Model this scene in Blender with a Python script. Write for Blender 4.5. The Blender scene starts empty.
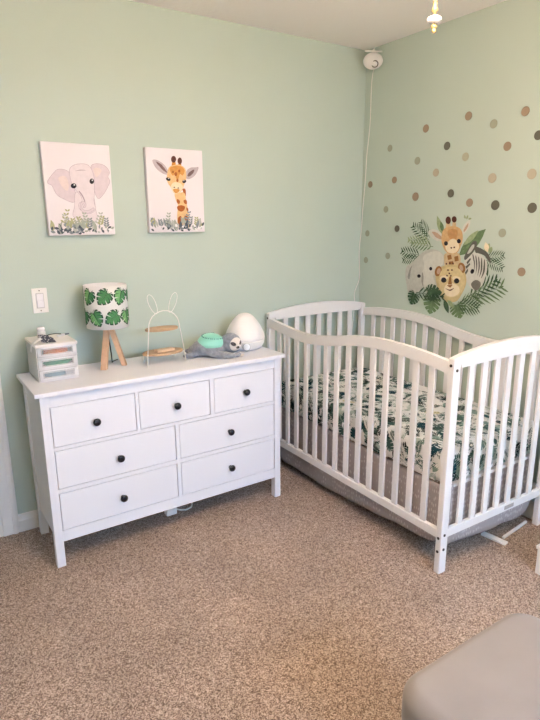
# nursery corner: green walls, dresser, crib
WALLRGB = (190, 204, 194)
CARP = ((98, 79, 67), (156, 134, 120), (216, 196, 180))
LAMPCOL, LAMPW = (1, .72, .49), 125
DAYCOL, DAYW = (.37, .61, 1), 440
SUNW = 200
EXPO = -0.03
ELEPHANT=[('lilac', [(0.0147, 0.2283), (0.0246, 0.2477), (0.0529, 0.2789), (0.0702, 0.2871), (0.0959, 0.2846), (0.113, 0.2724), (0.1212, 0.247), (0.1231, 0.2179), (0.1313, 0.1851), (0.1295, 0.1559), (0.1148, 0.1465), (0.0881, 0.1562), (0.0564, 0.173), (0.0423, 0.1925), (0.032, 0.2176)]), ('peach', [(0.0621, 0.2502), (0.0818, 0.2598), (0.0993, 0.2505), (0.1052, 0.2178), (0.0966, 0.1961), (0.0792, 0.2069), (0.0669, 0.2286)]), ('lilac', [(0.2126, 0.3034), (0.2287, 0.3163), (0.2582, 0.3169), (0.2829, 0.3047), (0.2949, 0.2824), (0.2864, 0.2635), (0.2932, 0.241), (0.2777, 0.2109), (0.2561, 0.181), (0.2357, 0.1647), (0.2238, 0.1811), (0.2187, 0.2182), (0.2195, 0.2627)]), ('peach', [(0.2229, 0.2961), (0.2455, 0.3003), (0.2592, 0.2893), (0.2463, 0.2705), (0.2318, 0.2591), (0.2244, 0.2739)]), ('lilacpale', [(0.1332, 0.1887), (0.1774, 0.1813), (0.2103, 0.1737), (0.2169, 0.1144), (0.2199, 0.0698), (0.1864, 0.0559), (0.1425, 0.0717), (0.1124, 0.0869), (0.1235, 0.1304)]), ('lilacpale', [(0.1147, 0.287), (0.1354, 0.3071), (0.162, 0.3135), (0.1914, 0.3126), (0.2085, 0.2996), (0.2199, 0.2664), (0.2202, 0.233), (0.2179, 0.1959), (0.2118, 0.1515), (0.2177, 0.1218), (0.2069, 0.1057), (0.1816, 0.0958), (0.1576, 0.1043), (0.1423, 0.1229), (0.1443, 0.1411), (0.1591, 0.152), (0.1556, 0.174), (0.1411, 0.1924), (0.1267, 0.2106), (0.1166, 0.2397)]), ('lilac', [(0.1476, 0.1301), (0.1547, 0.1461), (0.1677, 0.1482), (0.1742, 0.1386), (0.1714, 0.1269), (0.1619, 0.1226), (0.1642, 0.1299), (0.1679, 0.1357), (0.1624, 0.1409), (0.1556, 0.1337), (0.1554, 0.119), (0.1681, 0.1107), (0.1887, 0.1119), (0.2071, 0.1219), (0.2094, 0.1145), (0.1913, 0.1015), (0.1683, 0.099), (0.1514, 0.1095)]), ('lilacdark', [(0.1505, 0.196), (0.1653, 0.174), (0.1725, 0.1504), (0.1687, 0.1504), (0.1599, 0.1725), (0.1471, 0.1923)]), ('lilacdark', [(0.1378, 0.2823), (0.1607, 0.2885), (0.1887, 0.2874), (0.1604, 0.2855)]), ('dark', [(0.1388, 0.2179), (0.1356, 0.2115), (0.1288, 0.2075), (0.121, 0.2075), (0.1151, 0.2115), (0.1134, 0.2179), (0.1165, 0.2243), (0.1233, 0.2283), (0.1312, 0.2283), (0.1371, 0.2244)]), ('dark', [(0.2202, 0.2405), (0.2175, 0.2335), (0.2118, 0.2291), (0.2054, 0.2291), (0.2006, 0.2334), (0.1994, 0.2403), (0.2021, 0.2473), (0.2077, 0.2516), (0.2142, 0.2517), (0.2189, 0.2474)]), ('white', [(0.1333, 0.2223), (0.1324, 0.2206), (0.1304, 0.2195), (0.1281, 0.2195), (0.1263, 0.2206), (0.1258, 0.2223), (0.1267, 0.224), (0.1287, 0.2251), (0.131, 0.2251), (0.1328, 0.224)]), ('white', [(0.2155, 0.2449), (0.2147, 0.2427), (0.213, 0.2413), (0.2112, 0.2413), (0.2099, 0.2426), (0.2095, 0.2448), (0.2103, 0.247), (0.2119, 0.2484), (0.2138, 0.2484), (0.2151, 0.247)])]
GIRAFFE=[('gold', [(0.1435, 0.1925), (0.1851, 0.1962), (0.1996, 0.2164), (0.2021, 0.1629), (0.2111, 0.116), (0.2163, 0.069), (0.2138, 0.0221), (0.1566, 0.0231), (0.1501, 0.083), (0.1573, 0.1295), (0.1455, 0.1626)]), ('rust', [(0.1859, 0.2129), (0.2023, 0.2098), (0.2028, 0.1763), (0.1983, 0.1896), (0.191, 0.1949)]), ('rust', [(0.189, 0.1562), (0.2042, 0.1596), (0.207, 0.1395), (0.1935, 0.1415)]), ('rust', [(0.1546, 0.1627), (0.1677, 0.1547), (0.1654, 0.1394), (0.1522, 0.1461)]), ('rust', [(0.1526, 0.1261), (0.1741, 0.1328), (0.1949, 0.1261), (0.1895, 0.1094), (0.1739, 0.1015), (0.1562, 0.1095)]), ('rust', [(0.2038, 0.1227), (0.2126, 0.116), (0.212, 0.1039), (0.2031, 0.1093)]), ('rust', [(0.1539, 0.0697), (0.1712, 0.0795), (0.1772, 0.0494), (0.1648, 0.033), (0.1539, 0.0431)]), ('rust', [(0.1902, 0.0793), (0.209, 0.0758), (0.2091, 0.049), (0.1936, 0.0425)]), ('greylilac', [(0.0329, 0.3412), (0.0518, 0.3451), (0.0807, 0.333), (0.1019, 0.3139), (0.1117, 0.2911), (0.1057, 0.2778), (0.085, 0.2819), (0.0598, 0.2963), (0.0424, 0.3155)]), ('brownpink', [(0.0511, 0.3353), (0.0801, 0.3231), (0.1078, 0.2877), (0.0968, 0.2907), (0.0789, 0.3034)]), ('greylilac', [(0.2041, 0.2734), (0.2129, 0.3004), (0.236, 0.3165), (0.2622, 0.3187), (0.2794, 0.3206), (0.2741, 0.3021), (0.2566, 0.278), (0.2335, 0.264), (0.2146, 0.2602)]), ('brownpink', [(0.2155, 0.277), (0.2275, 0.2941), (0.2543, 0.3083), (0.2482, 0.2899), (0.2265, 0.2739)]), ('ambr', [(0.1332, 0.3148), (0.1377, 0.3415), (0.1526, 0.342), (0.1526, 0.3154)]), ('ambr', [(0.166, 0.3158), (0.1716, 0.3359), (0.1835, 0.3363), (0.1823, 0.3129)]), ('umber', [(0.1576, 0.3521), (0.1545, 0.3426), (0.1475, 0.3366), (0.1392, 0.3363), (0.1328, 0.3419), (0.1308, 0.3511), (0.1339, 0.3606), (0.1409, 0.3666), (0.1492, 0.3669), (0.1556, 0.3614)]), ('umber', [(0.1892, 0.3459), (0.1864, 0.3364), (0.1802, 0.3303), (0.1728, 0.3301), (0.1671, 0.3357), (0.1654, 0.3451), (0.1682, 0.3545), (0.1744, 0.3606), (0.1818, 0.3608), (0.1874, 0.3552)]), ('gold', [(0.1166, 0.311), (0.1359, 0.3228), (0.1622, 0.3277), (0.1843, 0.3243), (0.2045, 0.3102), (0.2092, 0.2869), (0.207, 0.2567), (0.1943, 0.2297), (0.1858, 0.2096), (0.1699, 0.1947), (0.1507, 0.1879), (0.1338, 0.1944), (0.1273, 0.2121), (0.1119, 0.2317), (0.1028, 0.2547), (0.1078, 0.2877)]), ('cream', [(0.1226, 0.222), (0.1388, 0.2421), (0.159, 0.2425), (0.1797, 0.2362), (0.1878, 0.2196), (0.1739, 0.1994), (0.1508, 0.1892), (0.1339, 0.1957)]), ('orangetan', [(0.1201, 0.3078), (0.1409, 0.3184), (0.1634, 0.3224), (0.1877, 0.3178), (0.2017, 0.3001), (0.1893, 0.2764), (0.1747, 0.2827), (0.1594, 0.2491), (0.1483, 0.2788), (0.1332, 0.2751)]), ('rust', [(0.1597, 0.2824), (0.158, 0.2769), (0.1541, 0.2734), (0.1494, 0.2733), (0.1459, 0.2766), (0.1448, 0.282), (0.1465, 0.2875), (0.1504, 0.291), (0.1551, 0.2911), (0.1586, 0.2878)]), ('rust', [(0.1777, 0.2975), (0.1764, 0.2935), (0.1732, 0.291), (0.1695, 0.2909), (0.1667, 0.2933), (0.1658, 0.2972), (0.1671, 0.3011), (0.1702, 0.3036), (0.1739, 0.3037), (0.1768, 0.3014)]), ('rust', [(0.1656, 0.2526), (0.1642, 0.2478), (0.161, 0.2449), (0.1573, 0.2448), (0.1545, 0.2477), (0.1536, 0.2523), (0.155, 0.257), (0.1581, 0.26), (0.1618, 0.2601), (0.1647, 0.2572)]), ('rust', [(0.1423, 0.2919), (0.1413, 0.2887), (0.139, 0.2868), (0.1362, 0.2867), (0.1341, 0.2886), (0.1334, 0.2917), (0.1344, 0.2948), (0.1368, 0.2968), (0.1395, 0.2969), (0.1417, 0.295)]), ('orangetan', [(0.1346, 0.2089), (0.1521, 0.2125), (0.1691, 0.208), (0.1609, 0.1946), (0.1471, 0.1905), (0.1385, 0.1971)]), ('umber', [(0.1457, 0.219), (0.1448, 0.2174), (0.1425, 0.2164), (0.1397, 0.2164), (0.1375, 0.2173), (0.1367, 0.2189), (0.1377, 0.2205), (0.14, 0.2215), (0.1428, 0.2215), (0.1449, 0.2206)]), ('umber', [(0.1666, 0.216), (0.1656, 0.2144), (0.1633, 0.2134), (0.1605, 0.2134), (0.1583, 0.2143), (0.1576, 0.2159), (0.1585, 0.2174), (0.1608, 0.2184), (0.1636, 0.2185), (0.1658, 0.2175)]), ('dark', [(0.1222, 0.2532), (0.1179, 0.2494), (0.1107, 0.2485), (0.1035, 0.2508), (0.0989, 0.2553), (0.0987, 0.2604), (0.103, 0.2641), (0.1101, 0.265), (0.1174, 0.2628), (0.122, 0.2583)]), ('dark', [(0.2075, 0.2521), (0.2069, 0.2474), (0.2025, 0.2431), (0.1958, 0.2408), (0.1896, 0.2415), (0.1861, 0.2449), (0.1867, 0.2496), (0.1911, 0.2539), (0.1978, 0.2561), (0.204, 0.2555)]), ('white', [(0.1166, 0.2602), (0.1158, 0.259), (0.1139, 0.2583), (0.1116, 0.2582), (0.1098, 0.2589), (0.1091, 0.2601), (0.1099, 0.2612), (0.1118, 0.262), (0.1141, 0.262), (0.116, 0.2614)]), ('white', [(0.1977, 0.2518), (0.1971, 0.2507), (0.1956, 0.2499), (0.1937, 0.2499), (0.1922, 0.2506), (0.1917, 0.2517), (0.1924, 0.2529), (0.1939, 0.2537), (0.1958, 0.2537), (0.1972, 0.253)])]
DECAL=[('elephant', 'e_gry', [(0.3221, -0.0535), (0.317, -0.0012), (0.284, 0.0201), (0.2287, 0.0672), (0.1742, 0.1006), (0.1115, 0.1054), (0.0559, 0.0813), (0.0398, 0.0342), (0.0644, 0.0025), (0.0838, -0.0416), (0.087, -0.0974), (0.1162, -0.1252), (0.1558, -0.1329), (0.1819, -0.1125), (0.2294, -0.1454), (0.289, -0.1514), (0.3075, -0.1112)]), ('elephant', 'e_lt', [(0.1955, 0.0626), (0.1494, 0.0893), (0.0954, 0.0976), (0.0553, 0.0753), (0.0518, 0.0335), (0.0769, 0.0053), (0.1013, -0.0183), (0.1149, -0.044), (0.0957, -0.0858), (0.1173, -0.1127), (0.1566, -0.1228), (0.1844, -0.081), (0.1959, -0.0377), (0.1835, 0.0134)]), ('elephant', 'e_dk', [(0.1953, -0.025), (0.1836, -0.0493), (0.1829, -0.0999), (0.1642, -0.1299), (0.1785, -0.1147), (0.198, -0.0758)]), ('elephant', 'e_dk', [(0.3043, -0.0587), (0.2903, -0.0124), (0.2746, 0.0078), (0.2825, -0.0247), (0.2896, -0.0705)]), ('elephant', 'dark', [(0.2051, -0.0472), (0.2072, -0.0533), (0.2135, -0.0575), (0.2217, -0.0582), (0.2286, -0.055), (0.2316, -0.0492), (0.2295, -0.0431), (0.2231, -0.0389), (0.2149, -0.0383), (0.2081, -0.0415)]), ('elephant', 'dark', [(0.1248, -0.0002), (0.1264, -0.0062), (0.1316, -0.0101), (0.1385, -0.0106), (0.1443, -0.0074), (0.1469, -0.0017), (0.1452, 0.0042), (0.14, 0.0082), (0.1331, 0.0086), (0.1273, 0.0054)]), ('zebra', 'e_lt', [(-0.0829, 0.0006), (-0.0851, 0.053), (-0.1164, 0.089), (-0.1493, 0.1018), (-0.1907, 0.0868), (-0.2196, 0.0604), (-0.2274, 0.0218), (-0.221, -0.018), (-0.2058, -0.0647), (-0.168, -0.0913), (-0.1323, -0.0772), (-0.1007, -0.039)]), ('zebra', 'z_dk', [(-0.0829, 0.076), (-0.1005, 0.1112), (-0.1241, 0.1517), (-0.1478, 0.1579), (-0.1554, 0.1358), (-0.1358, 0.1012), (-0.1071, 0.0714), (-0.0887, 0.059)]), ('zebra', 'e_gry', [(-0.0994, 0.094), (-0.123, 0.1347), (-0.1387, 0.1408), (-0.1377, 0.1239), (-0.1183, 0.0982)]), ('zebra', 'z_dk', [(-0.1465, 0.1299), (-0.1874, 0.1201), (-0.2291, 0.0941), (-0.2464, 0.0508), (-0.2255, 0.0662), (-0.2038, 0.0874), (-0.1698, 0.0971), (-0.1493, 0.1018)]), ('zebra', 'z_dk', [(-0.1331, 0.0864), (-0.1384, 0.0878), (-0.152, 0.0453), (-0.1502, -0.0063), (-0.1472, 0.0393)]), ('zebra', 'z_dk', [(-0.1513, 0.0804), (-0.1566, 0.0818), (-0.1678, 0.036), (-0.1617, -0.0123), (-0.1615, 0.0311)]), ('zebra', 'z_dk', [(-0.1694, 0.0745), (-0.1746, 0.0759), (-0.1834, 0.0268), (-0.1731, -0.0183), (-0.1758, 0.0229)]), ('zebra', 'z_dk', [(-0.1873, 0.0687), (-0.1924, 0.0701), (-0.1989, 0.0176), (-0.1844, -0.0243), (-0.1899, 0.0148)]), ('zebra', 'z_dk', [(-0.205, 0.0629), (-0.2101, 0.0643), (-0.2144, 0.0085), (-0.1957, -0.0302), (-0.204, 0.0067)]), ('zebra', 'z_dk', [(-0.0995, 0.048), (-0.1208, 0.0721), (-0.1257, 0.0644), (-0.1075, 0.037)]), ('zebra', 'z_dk', [(-0.0947, 0.0246), (-0.1206, 0.0458), (-0.1242, 0.0368), (-0.1028, 0.0135)]), ('zebra', 'z_dk', [(-0.0947, -0.0045), (-0.1122, 0.0176), (-0.1136, 0.0027), (-0.1015, -0.0179)]), ('zebra', 'z_nose', [(-0.138, -0.065), (-0.163, -0.0398), (-0.1949, -0.0485), (-0.1937, -0.0773), (-0.1682, -0.0936)]), ('zebra', 'dark', [(-0.1504, 0.0017), (-0.1468, -0.0053), (-0.1405, -0.009), (-0.1338, -0.008), (-0.1294, -0.0027), (-0.129, 0.005), (-0.1326, 0.012), (-0.139, 0.0156), (-0.1456, 0.0146), (-0.15, 0.0093)]), ('giraffe', 'd_tan', [(0.0414, 0.0879), (-0.0461, 0.0917), (-0.0622, 0.0401), (-0.056, 0.014), (0.027, 0.0086), (0.0453, 0.0459)]), ('giraffe', 'd_brn', [(0.0284, 0.0766), (0.0039, 0.0836), (-0.0055, 0.0605), (0.0204, 0.0532)]), ('giraffe', 'd_brn', [(-0.019, 0.0729), (-0.0443, 0.08), (-0.0496, 0.0534), (-0.0242, 0.0473)]), ('giraffe', 'd_brn', [(0.0153, 0.0451), (-0.0138, 0.0491), (-0.0201, 0.0282), (0.009, 0.0241)]), ('giraffe', 'e_lt', [(0.1708, 0.1982), (0.1438, 0.2154), (0.1046, 0.2086), (0.0677, 0.1855), (0.0624, 0.1584), (0.0998, 0.1515), (0.14, 0.1686)]), ('giraffe', 'd_pink', [(0.1426, 0.201), (0.1082, 0.1967), (0.0728, 0.1735), (0.0808, 0.1615), (0.1172, 0.175)]), ('giraffe', 'e_lt', [(-0.0568, 0.2069), (-0.0639, 0.2353), (-0.0892, 0.26), (-0.1026, 0.2633), (-0.1025, 0.2355), (-0.0846, 0.2073), (-0.0653, 0.19)]), ('giraffe', 'd_pink', [(-0.066, 0.2127), (-0.0854, 0.2421), (-0.0933, 0.2466), (-0.0897, 0.2264), (-0.0724, 0.2037)]), ('giraffe', 'd_tan', [(0.0492, 0.2139), (0.047, 0.2558), (0.0264, 0.2558), (0.0198, 0.2142)]), ('giraffe', 'd_tan', [(0.0052, 0.2143), (0.0062, 0.258), (-0.011, 0.258), (-0.0178, 0.2145)]), ('giraffe', 'umber', [(0.0197, 0.2627), (0.022, 0.2512), (0.0302, 0.244), (0.0411, 0.244), (0.0506, 0.2512), (0.055, 0.2628), (0.0526, 0.2744), (0.0443, 0.2815), (0.0334, 0.2814), (0.0241, 0.2742)]), ('giraffe', 'umber', [(-0.0173, 0.2671), (-0.0152, 0.2577), (-0.0078, 0.2519), (0.0019, 0.2519), (0.0104, 0.2578), (0.0143, 0.2673), (0.0121, 0.2767), (0.0047, 0.2824), (-0.0051, 0.2823), (-0.0135, 0.2765)]), ('giraffe', 'd_org', [(0.0694, 0.2055), (0.0458, 0.2256), (0.0025, 0.2328), (-0.0369, 0.2238), (-0.0587, 0.2013), (-0.0652, 0.1615), (-0.0543, 0.1267), (-0.0384, 0.0972), (-0.0061, 0.0864), (0.0298, 0.092), (0.0559, 0.1171), (0.0745, 0.1581)]), ('giraffe', 'cream', [(0.0444, 0.1234), (0.0248, 0.1534), (-0.0034, 0.1658), (-0.0334, 0.1526), (-0.0461, 0.123), (-0.0311, 0.0992), (-0.0058, 0.0899), (0.0272, 0.0968)]), ('giraffe', 'd_cor', [(0.0367, 0.2058), (0.0012, 0.2178), (-0.0285, 0.2066), (-0.025, 0.1663), (-0.0029, 0.1716), (0.0184, 0.1653)]), ('giraffe', 'dark', [(0.0282, 0.1416), (0.0301, 0.1346), (0.0364, 0.1301), (0.0447, 0.1299), (0.0517, 0.134), (0.0549, 0.1408), (0.0529, 0.1478), (0.0466, 0.1523), (0.0383, 0.1525), (0.0313, 0.1484)]), ('giraffe', 'dark', [(-0.0545, 0.1555), (-0.0527, 0.1487), (-0.0467, 0.1443), (-0.0388, 0.1441), (-0.032, 0.1481), (-0.0289, 0.1548), (-0.0308, 0.1617), (-0.0368, 0.166), (-0.0447, 0.1662), (-0.0514, 0.1622)]), ('giraffe', 'umber', [(-0.0017, 0.1191), (-0.0009, 0.1163), (0.0019, 0.1145), (0.0055, 0.1144), (0.0086, 0.116), (0.0099, 0.1187), (0.0091, 0.1215), (0.0063, 0.1233), (0.0027, 0.1234), (-0.0004, 0.1218)]), ('giraffe', 'umber', [(-0.0204, 0.1221), (-0.0195, 0.1193), (-0.0168, 0.1175), (-0.0132, 0.1174), (-0.0102, 0.119), (-0.0088, 0.1217), (-0.0097, 0.1245), (-0.0124, 0.1263), (-0.016, 0.1264), (-0.019, 0.1248)]), ('lion_cub', 'd_yel', [(0.0993, -0.0428), (0.0868, -0.0051), (0.0505, 0.0191), (-0.0008, 0.0306), (-0.0521, 0.0255), (-0.0899, 0.001), (-0.1077, -0.0385), (-0.1045, -0.0798), (-0.0807, -0.1295), (-0.0547, -0.1624), (-0.0039, -0.1743), (0.0429, -0.1611), (0.0787, -0.1028)]), ('lion_cub', 'd_brn', [(0.0592, -0.014), (0.0676, -0.0303), (0.0816, -0.0393), (0.0956, -0.0374), (0.1044, -0.0253), (0.1045, -0.0077), (0.0958, 0.0087), (0.0819, 0.0175), (0.0679, 0.0154), (0.0593, 0.0034)]), ('lion_cub', 'd_brn', [(-0.0941, 0.0236), (-0.0966, 0.007), (-0.0901, -0.0057), (-0.0769, -0.0096), (-0.0621, -0.0032), (-0.0513, 0.0112), (-0.0488, 0.0279), (-0.0555, 0.0406), (-0.0688, 0.0444), (-0.0835, 0.0378)]), ('lion_cub', 'd_pink', [(0.0666, -0.0123), (0.0713, -0.0219), (0.0789, -0.0272), (0.0864, -0.0261), (0.0909, -0.0192), (0.0907, -0.0089), (0.0859, 0.0006), (0.0784, 0.0058), (0.0709, 0.0048), (0.0665, -0.0022)]), ('lion_cub', 'd_pink', [(-0.0807, 0.0203), (-0.0825, 0.0107), (-0.0796, 0.0036), (-0.073, 0.0016), (-0.0652, 0.0056), (-0.0593, 0.0141), (-0.0575, 0.0238), (-0.0605, 0.0309), (-0.0671, 0.0328), (-0.0748, 0.0288)]), ('lion_cub', 'd_gold', [(0.073, -0.0408), (0.0563, -0.003), (0.017, 0.014), (-0.0237, 0.0202), (-0.0654, 0.0052), (-0.0926, -0.028), (-0.0984, -0.0744), (-0.0767, -0.118), (-0.0382, -0.1425), (0.003, -0.1469), (0.0451, -0.1341), (0.0684, -0.0957)]), ('lion_cub', 'cream', [(0.0329, -0.0985), (0.0095, -0.0721), (-0.0243, -0.0691), (-0.0621, -0.0837), (-0.0679, -0.1153), (-0.0378, -0.1377), (-0.001, -0.1416), (0.0258, -0.1285)]), ('lion_cub', 'cream', [(0.0144, -0.0385), (0.0172, -0.0464), (0.029, -0.0536), (0.0453, -0.0573), (0.0599, -0.056), (0.0672, -0.0503), (0.0642, -0.0422), (0.0522, -0.035), (0.0359, -0.0314), (0.0215, -0.0328)]), ('lion_cub', 'cream', [(-0.0695, -0.0429), (-0.0637, -0.0495), (-0.0504, -0.053), (-0.0343, -0.052), (-0.0218, -0.0469), (-0.0177, -0.0396), (-0.0236, -0.0329), (-0.0371, -0.0295), (-0.0531, -0.0305), (-0.0654, -0.0357)]), ('lion_cub', 'dark', [(0.0215, -0.0549), (0.0242, -0.0637), (0.0328, -0.0697), (0.044, -0.0707), (0.0535, -0.0662), (0.0577, -0.0579), (0.055, -0.0491), (0.0463, -0.0431), (0.0351, -0.0422), (0.0257, -0.0467)]), ('lion_cub', 'dark', [(-0.0636, -0.0527), (-0.0611, -0.0612), (-0.0529, -0.0671), (-0.0422, -0.0681), (-0.0331, -0.0637), (-0.029, -0.0556), (-0.0316, -0.0469), (-0.0398, -0.0411), (-0.0505, -0.0402), (-0.0595, -0.0447)]), ('lion_cub', 'd_brn', [(0.0176, -0.0825), (-0.0235, -0.0764), (-0.0074, -0.0948)]), ('lion_cub', 'umber', [(0.0252, -0.1003), (-0.0053, -0.1047), (-0.0338, -0.0923), (-0.0089, -0.1116)]), ('lion_cub', 'umber', [(0.0099, 0.0001), (0.0107, -0.0028), (0.0136, -0.0047), (0.0172, -0.0049), (0.0203, -0.0034), (0.0217, -0.0007), (0.0208, 0.0022), (0.018, 0.0041), (0.0144, 0.0044), (0.0112, 0.0028)]), ('lion_cub', 'umber', [(-0.0166, 0.0019), (-0.0157, -0.0009), (-0.0129, -0.0029), (-0.0093, -0.0031), (-0.0062, -0.0016), (-0.0049, 0.0011), (-0.0057, 0.004), (-0.0085, 0.0059), (-0.0121, 0.0061), (-0.0152, 0.0046)]), ('lion_cub', 'umber', [(-0.0006, -0.0171), (0.0003, -0.02), (0.0031, -0.0219), (0.0068, -0.0222), (0.0099, -0.0207), (0.0113, -0.018), (0.0104, -0.0151), (0.0076, -0.0131), (0.0039, -0.0129), (0.0008, -0.0144)]), ('lion_cub', 'umber', [(0.0132, -0.0301), (0.0141, -0.033), (0.0169, -0.035), (0.0206, -0.0353), (0.0237, -0.0338), (0.0251, -0.031), (0.0242, -0.0281), (0.0214, -0.0262), (0.0177, -0.0259), (0.0146, -0.0274)]), ('lion_cub', 'umber', [(-0.012, -0.0294), (-0.0111, -0.0323), (-0.0083, -0.0343), (-0.0047, -0.0345), (-0.0016, -0.033), (-0.0002, -0.0303), (-0.0011, -0.0274), (-0.0039, -0.0255), (-0.0075, -0.0252), (-0.0106, -0.0267)]), ('lion_cub', 'umber', [(0.0012, 0.0364), (0.0021, 0.0336), (0.0049, 0.0317), (0.0085, 0.0315), (0.0116, 0.033), (0.013, 0.0357), (0.0121, 0.0386), (0.0093, 0.0405), (0.0057, 0.0407), (0.0026, 0.0391)]), ('lion_cub', 'umber', [(0.0231, 0.0328), (0.024, 0.0299), (0.0269, 0.028), (0.0305, 0.0278), (0.0337, 0.0293), (0.0351, 0.0321), (0.0342, 0.0349), (0.0313, 0.0368), (0.0276, 0.0371), (0.0245, 0.0355)]), ('lion_cub', 'umber', [(-0.0207, 0.0377), (-0.0198, 0.0349), (-0.0171, 0.033), (-0.0135, 0.0328), (-0.0104, 0.0343), (-0.009, 0.037), (-0.0099, 0.0399), (-0.0127, 0.0417), (-0.0163, 0.0419), (-0.0193, 0.0404)]), ('lion_cub', 'd_brn', [(0.0038, -0.0354), (-0.008, -0.0345), (-0.0176, -0.0757), (0.009, -0.0781)])]
DLEAF=[('frond', 'lf_dk', (0.1626, 0.156), (0.2825, 0.2315), 0.0355), ('frond', 'lf_dk', (0.1557, 0.1682), (0.2263, 0.2525), 0.0301), ('frond', 'lf_md', (0.1283, 0.1206), (0.2838, 0.1342), 0.0328), ('frond', 'lf_lt', (0.1543, 0.1501), (0.3106, 0.1524), 0.0301), ('frond', 'lf_dk', (0.2122, 0.068), (0.3581, 0.087), 0.0355), ('frond', 'lf_dk', (0.2277, 0.0548), (0.3458, 0.0359), 0.0301), ('leaf', 'lf_lt', (0.0725, 0.1877), (0.1157, 0.2878), 0.0328), ('leaf', 'lf_md', (0.0659, 0.1996), (0.089, 0.2582), 0.0246), ('leaf', 'lf_md', (-0.0472, 0.0801), (-0.1997, 0.2195), 0.0711), ('leaf', 'lf_lt', (-0.0706, 0.133), (-0.1584, 0.2136), 0.0301), ('leaf', 'lf_lt', (-0.079, 0.2668), (-0.0865, 0.289), 0.0123), ('leaf', 'lf_lt', (-0.0884, 0.269), (-0.11, 0.2711), 0.0109), ('leaf', 'lf_lt', (-0.0719, 0.2691), (-0.0631, 0.2893), 0.0109), ('leaf', 'lf_lt', (-0.2022, 0.104), (-0.23, 0.1491), 0.0355), ('leaf', 'cream', (-0.2216, 0.1048), (-0.2037, 0.1538), 0.0301), ('leaf', 'lf_lt', (-0.2286, 0.0996), (-0.2444, 0.1332), 0.0246), ('frond', 'lf_dk', (-0.2114, 0.0766), (-0.3112, 0.0924), 0.0301), ('frond', 'lf_dk', (-0.2126, 0.0656), (-0.3116, 0.0306), 0.0301), ('leaf', 'lf_dk', (-0.2131, 0.06), (-0.2339, -0.017), 0.0219), ('frond', 'lf_md', (-0.1378, -0.1353), (-0.3211, -0.0598), 0.0629), ('frond', 'lf_dk', (-0.1234, -0.1309), (-0.2866, -0.0296), 0.0465), ('monstera', 'lf_dk', (0.238, -0.1437), (0.2668, -0.2187), 0.0957), ('monstera', 'lf_md', (0.1063, -0.1492), (0.1217, -0.2564), 0.1257), ('monstera', 'lf_dk', (0.1556, -0.1354), (0.0458, -0.1268), 0.0957), ('frond', 'lf_dk', (0.2296, -0.1428), (0.0363, -0.148), 0.0383), ('monstera', 'lf_md', (-0.0558, -0.1744), (-0.0919, -0.2521), 0.1093), ('frond', 'lf_md', (-0.0707, -0.1786), (-0.1932, -0.1408), 0.0492), ('frond', 'lf_dk', (-0.0563, -0.1804), (-0.1904, -0.1819), 0.0465), ('leaf', 'lf_dk', (0.0277, -0.1594), (-0.0092, -0.2352), 0.0328), ('leaf', 'lf_lt', (0.0046, -0.163), (-0.0434, -0.2001), 0.0273)]
import bpy, bmesh, math, random
from mathutils import Vector, Matrix
SC = bpy.context.scene
COL = SC.collection
rnd = random.Random(7)
PI = math.pi

# ------------------------------------------------------------------ materials
MATS = {}
def mat(name, col, rough=.5, spec=.5, var=0, vscale=20, bump=0, bscale=200, metal=0, coat=0, sheen=0):
    if name in MATS: return MATS[name]
    m = bpy.data.materials.new(name); m.use_nodes = True
    nt = m.node_tree; b = nt.nodes['Principled BSDF']
    b.inputs['Base Color'].default_value = (*col, 1)
    b.inputs['Roughness'].default_value = rough
    b.inputs['Specular IOR Level'].default_value = spec
    b.inputs['Metallic'].default_value = metal
    b.inputs['Coat Weight'].default_value = coat
    b.inputs['Sheen Weight'].default_value = sheen
    tc = nt.nodes.new('ShaderNodeTexCoord')
    if var:
        n = nt.nodes.new('ShaderNodeTexNoise'); n.inputs['Scale'].default_value = vscale; n.inputs['Detail'].default_value = 4
        nt.links.new(tc.outputs['Object'], n.inputs['Vector'])
        r = nt.nodes.new('ShaderNodeValToRGB')
        r.color_ramp.elements[0].position = .3; r.color_ramp.elements[1].position = .7
        r.color_ramp.elements[0].color = (*[max(0, c*(1-var)) for c in col], 1)
        r.color_ramp.elements[1].color = (*[min(1, c*(1+var)) for c in col], 1)
        nt.links.new(n.outputs['Fac'], r.inputs['Fac']); nt.links.new(r.outputs['Color'], b.inputs['Base Color'])
    if bump:
        n2 = nt.nodes.new('ShaderNodeTexNoise'); n2.inputs['Scale'].default_value = bscale; n2.inputs['Detail'].default_value = 3
        nt.links.new(tc.outputs['Object'], n2.inputs['Vector'])
        bp = nt.nodes.new('ShaderNodeBump'); bp.inputs['Strength'].default_value = bump; bp.inputs['Distance'].default_value = .004
        nt.links.new(n2.outputs['Fac'], bp.inputs['Height']); nt.links.new(bp.outputs['Normal'], b.inputs['Normal'])
    MATS[name] = m
    return m
def srgb(r, g, b):
    return tuple(((c/255)/12.92 if c/255 <= .04045 else ((c/255+.055)/1.055)**2.4) for c in (r, g, b))
def S(name, r, g, b, **k): return mat(name, srgb(r, g, b), **k)

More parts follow.
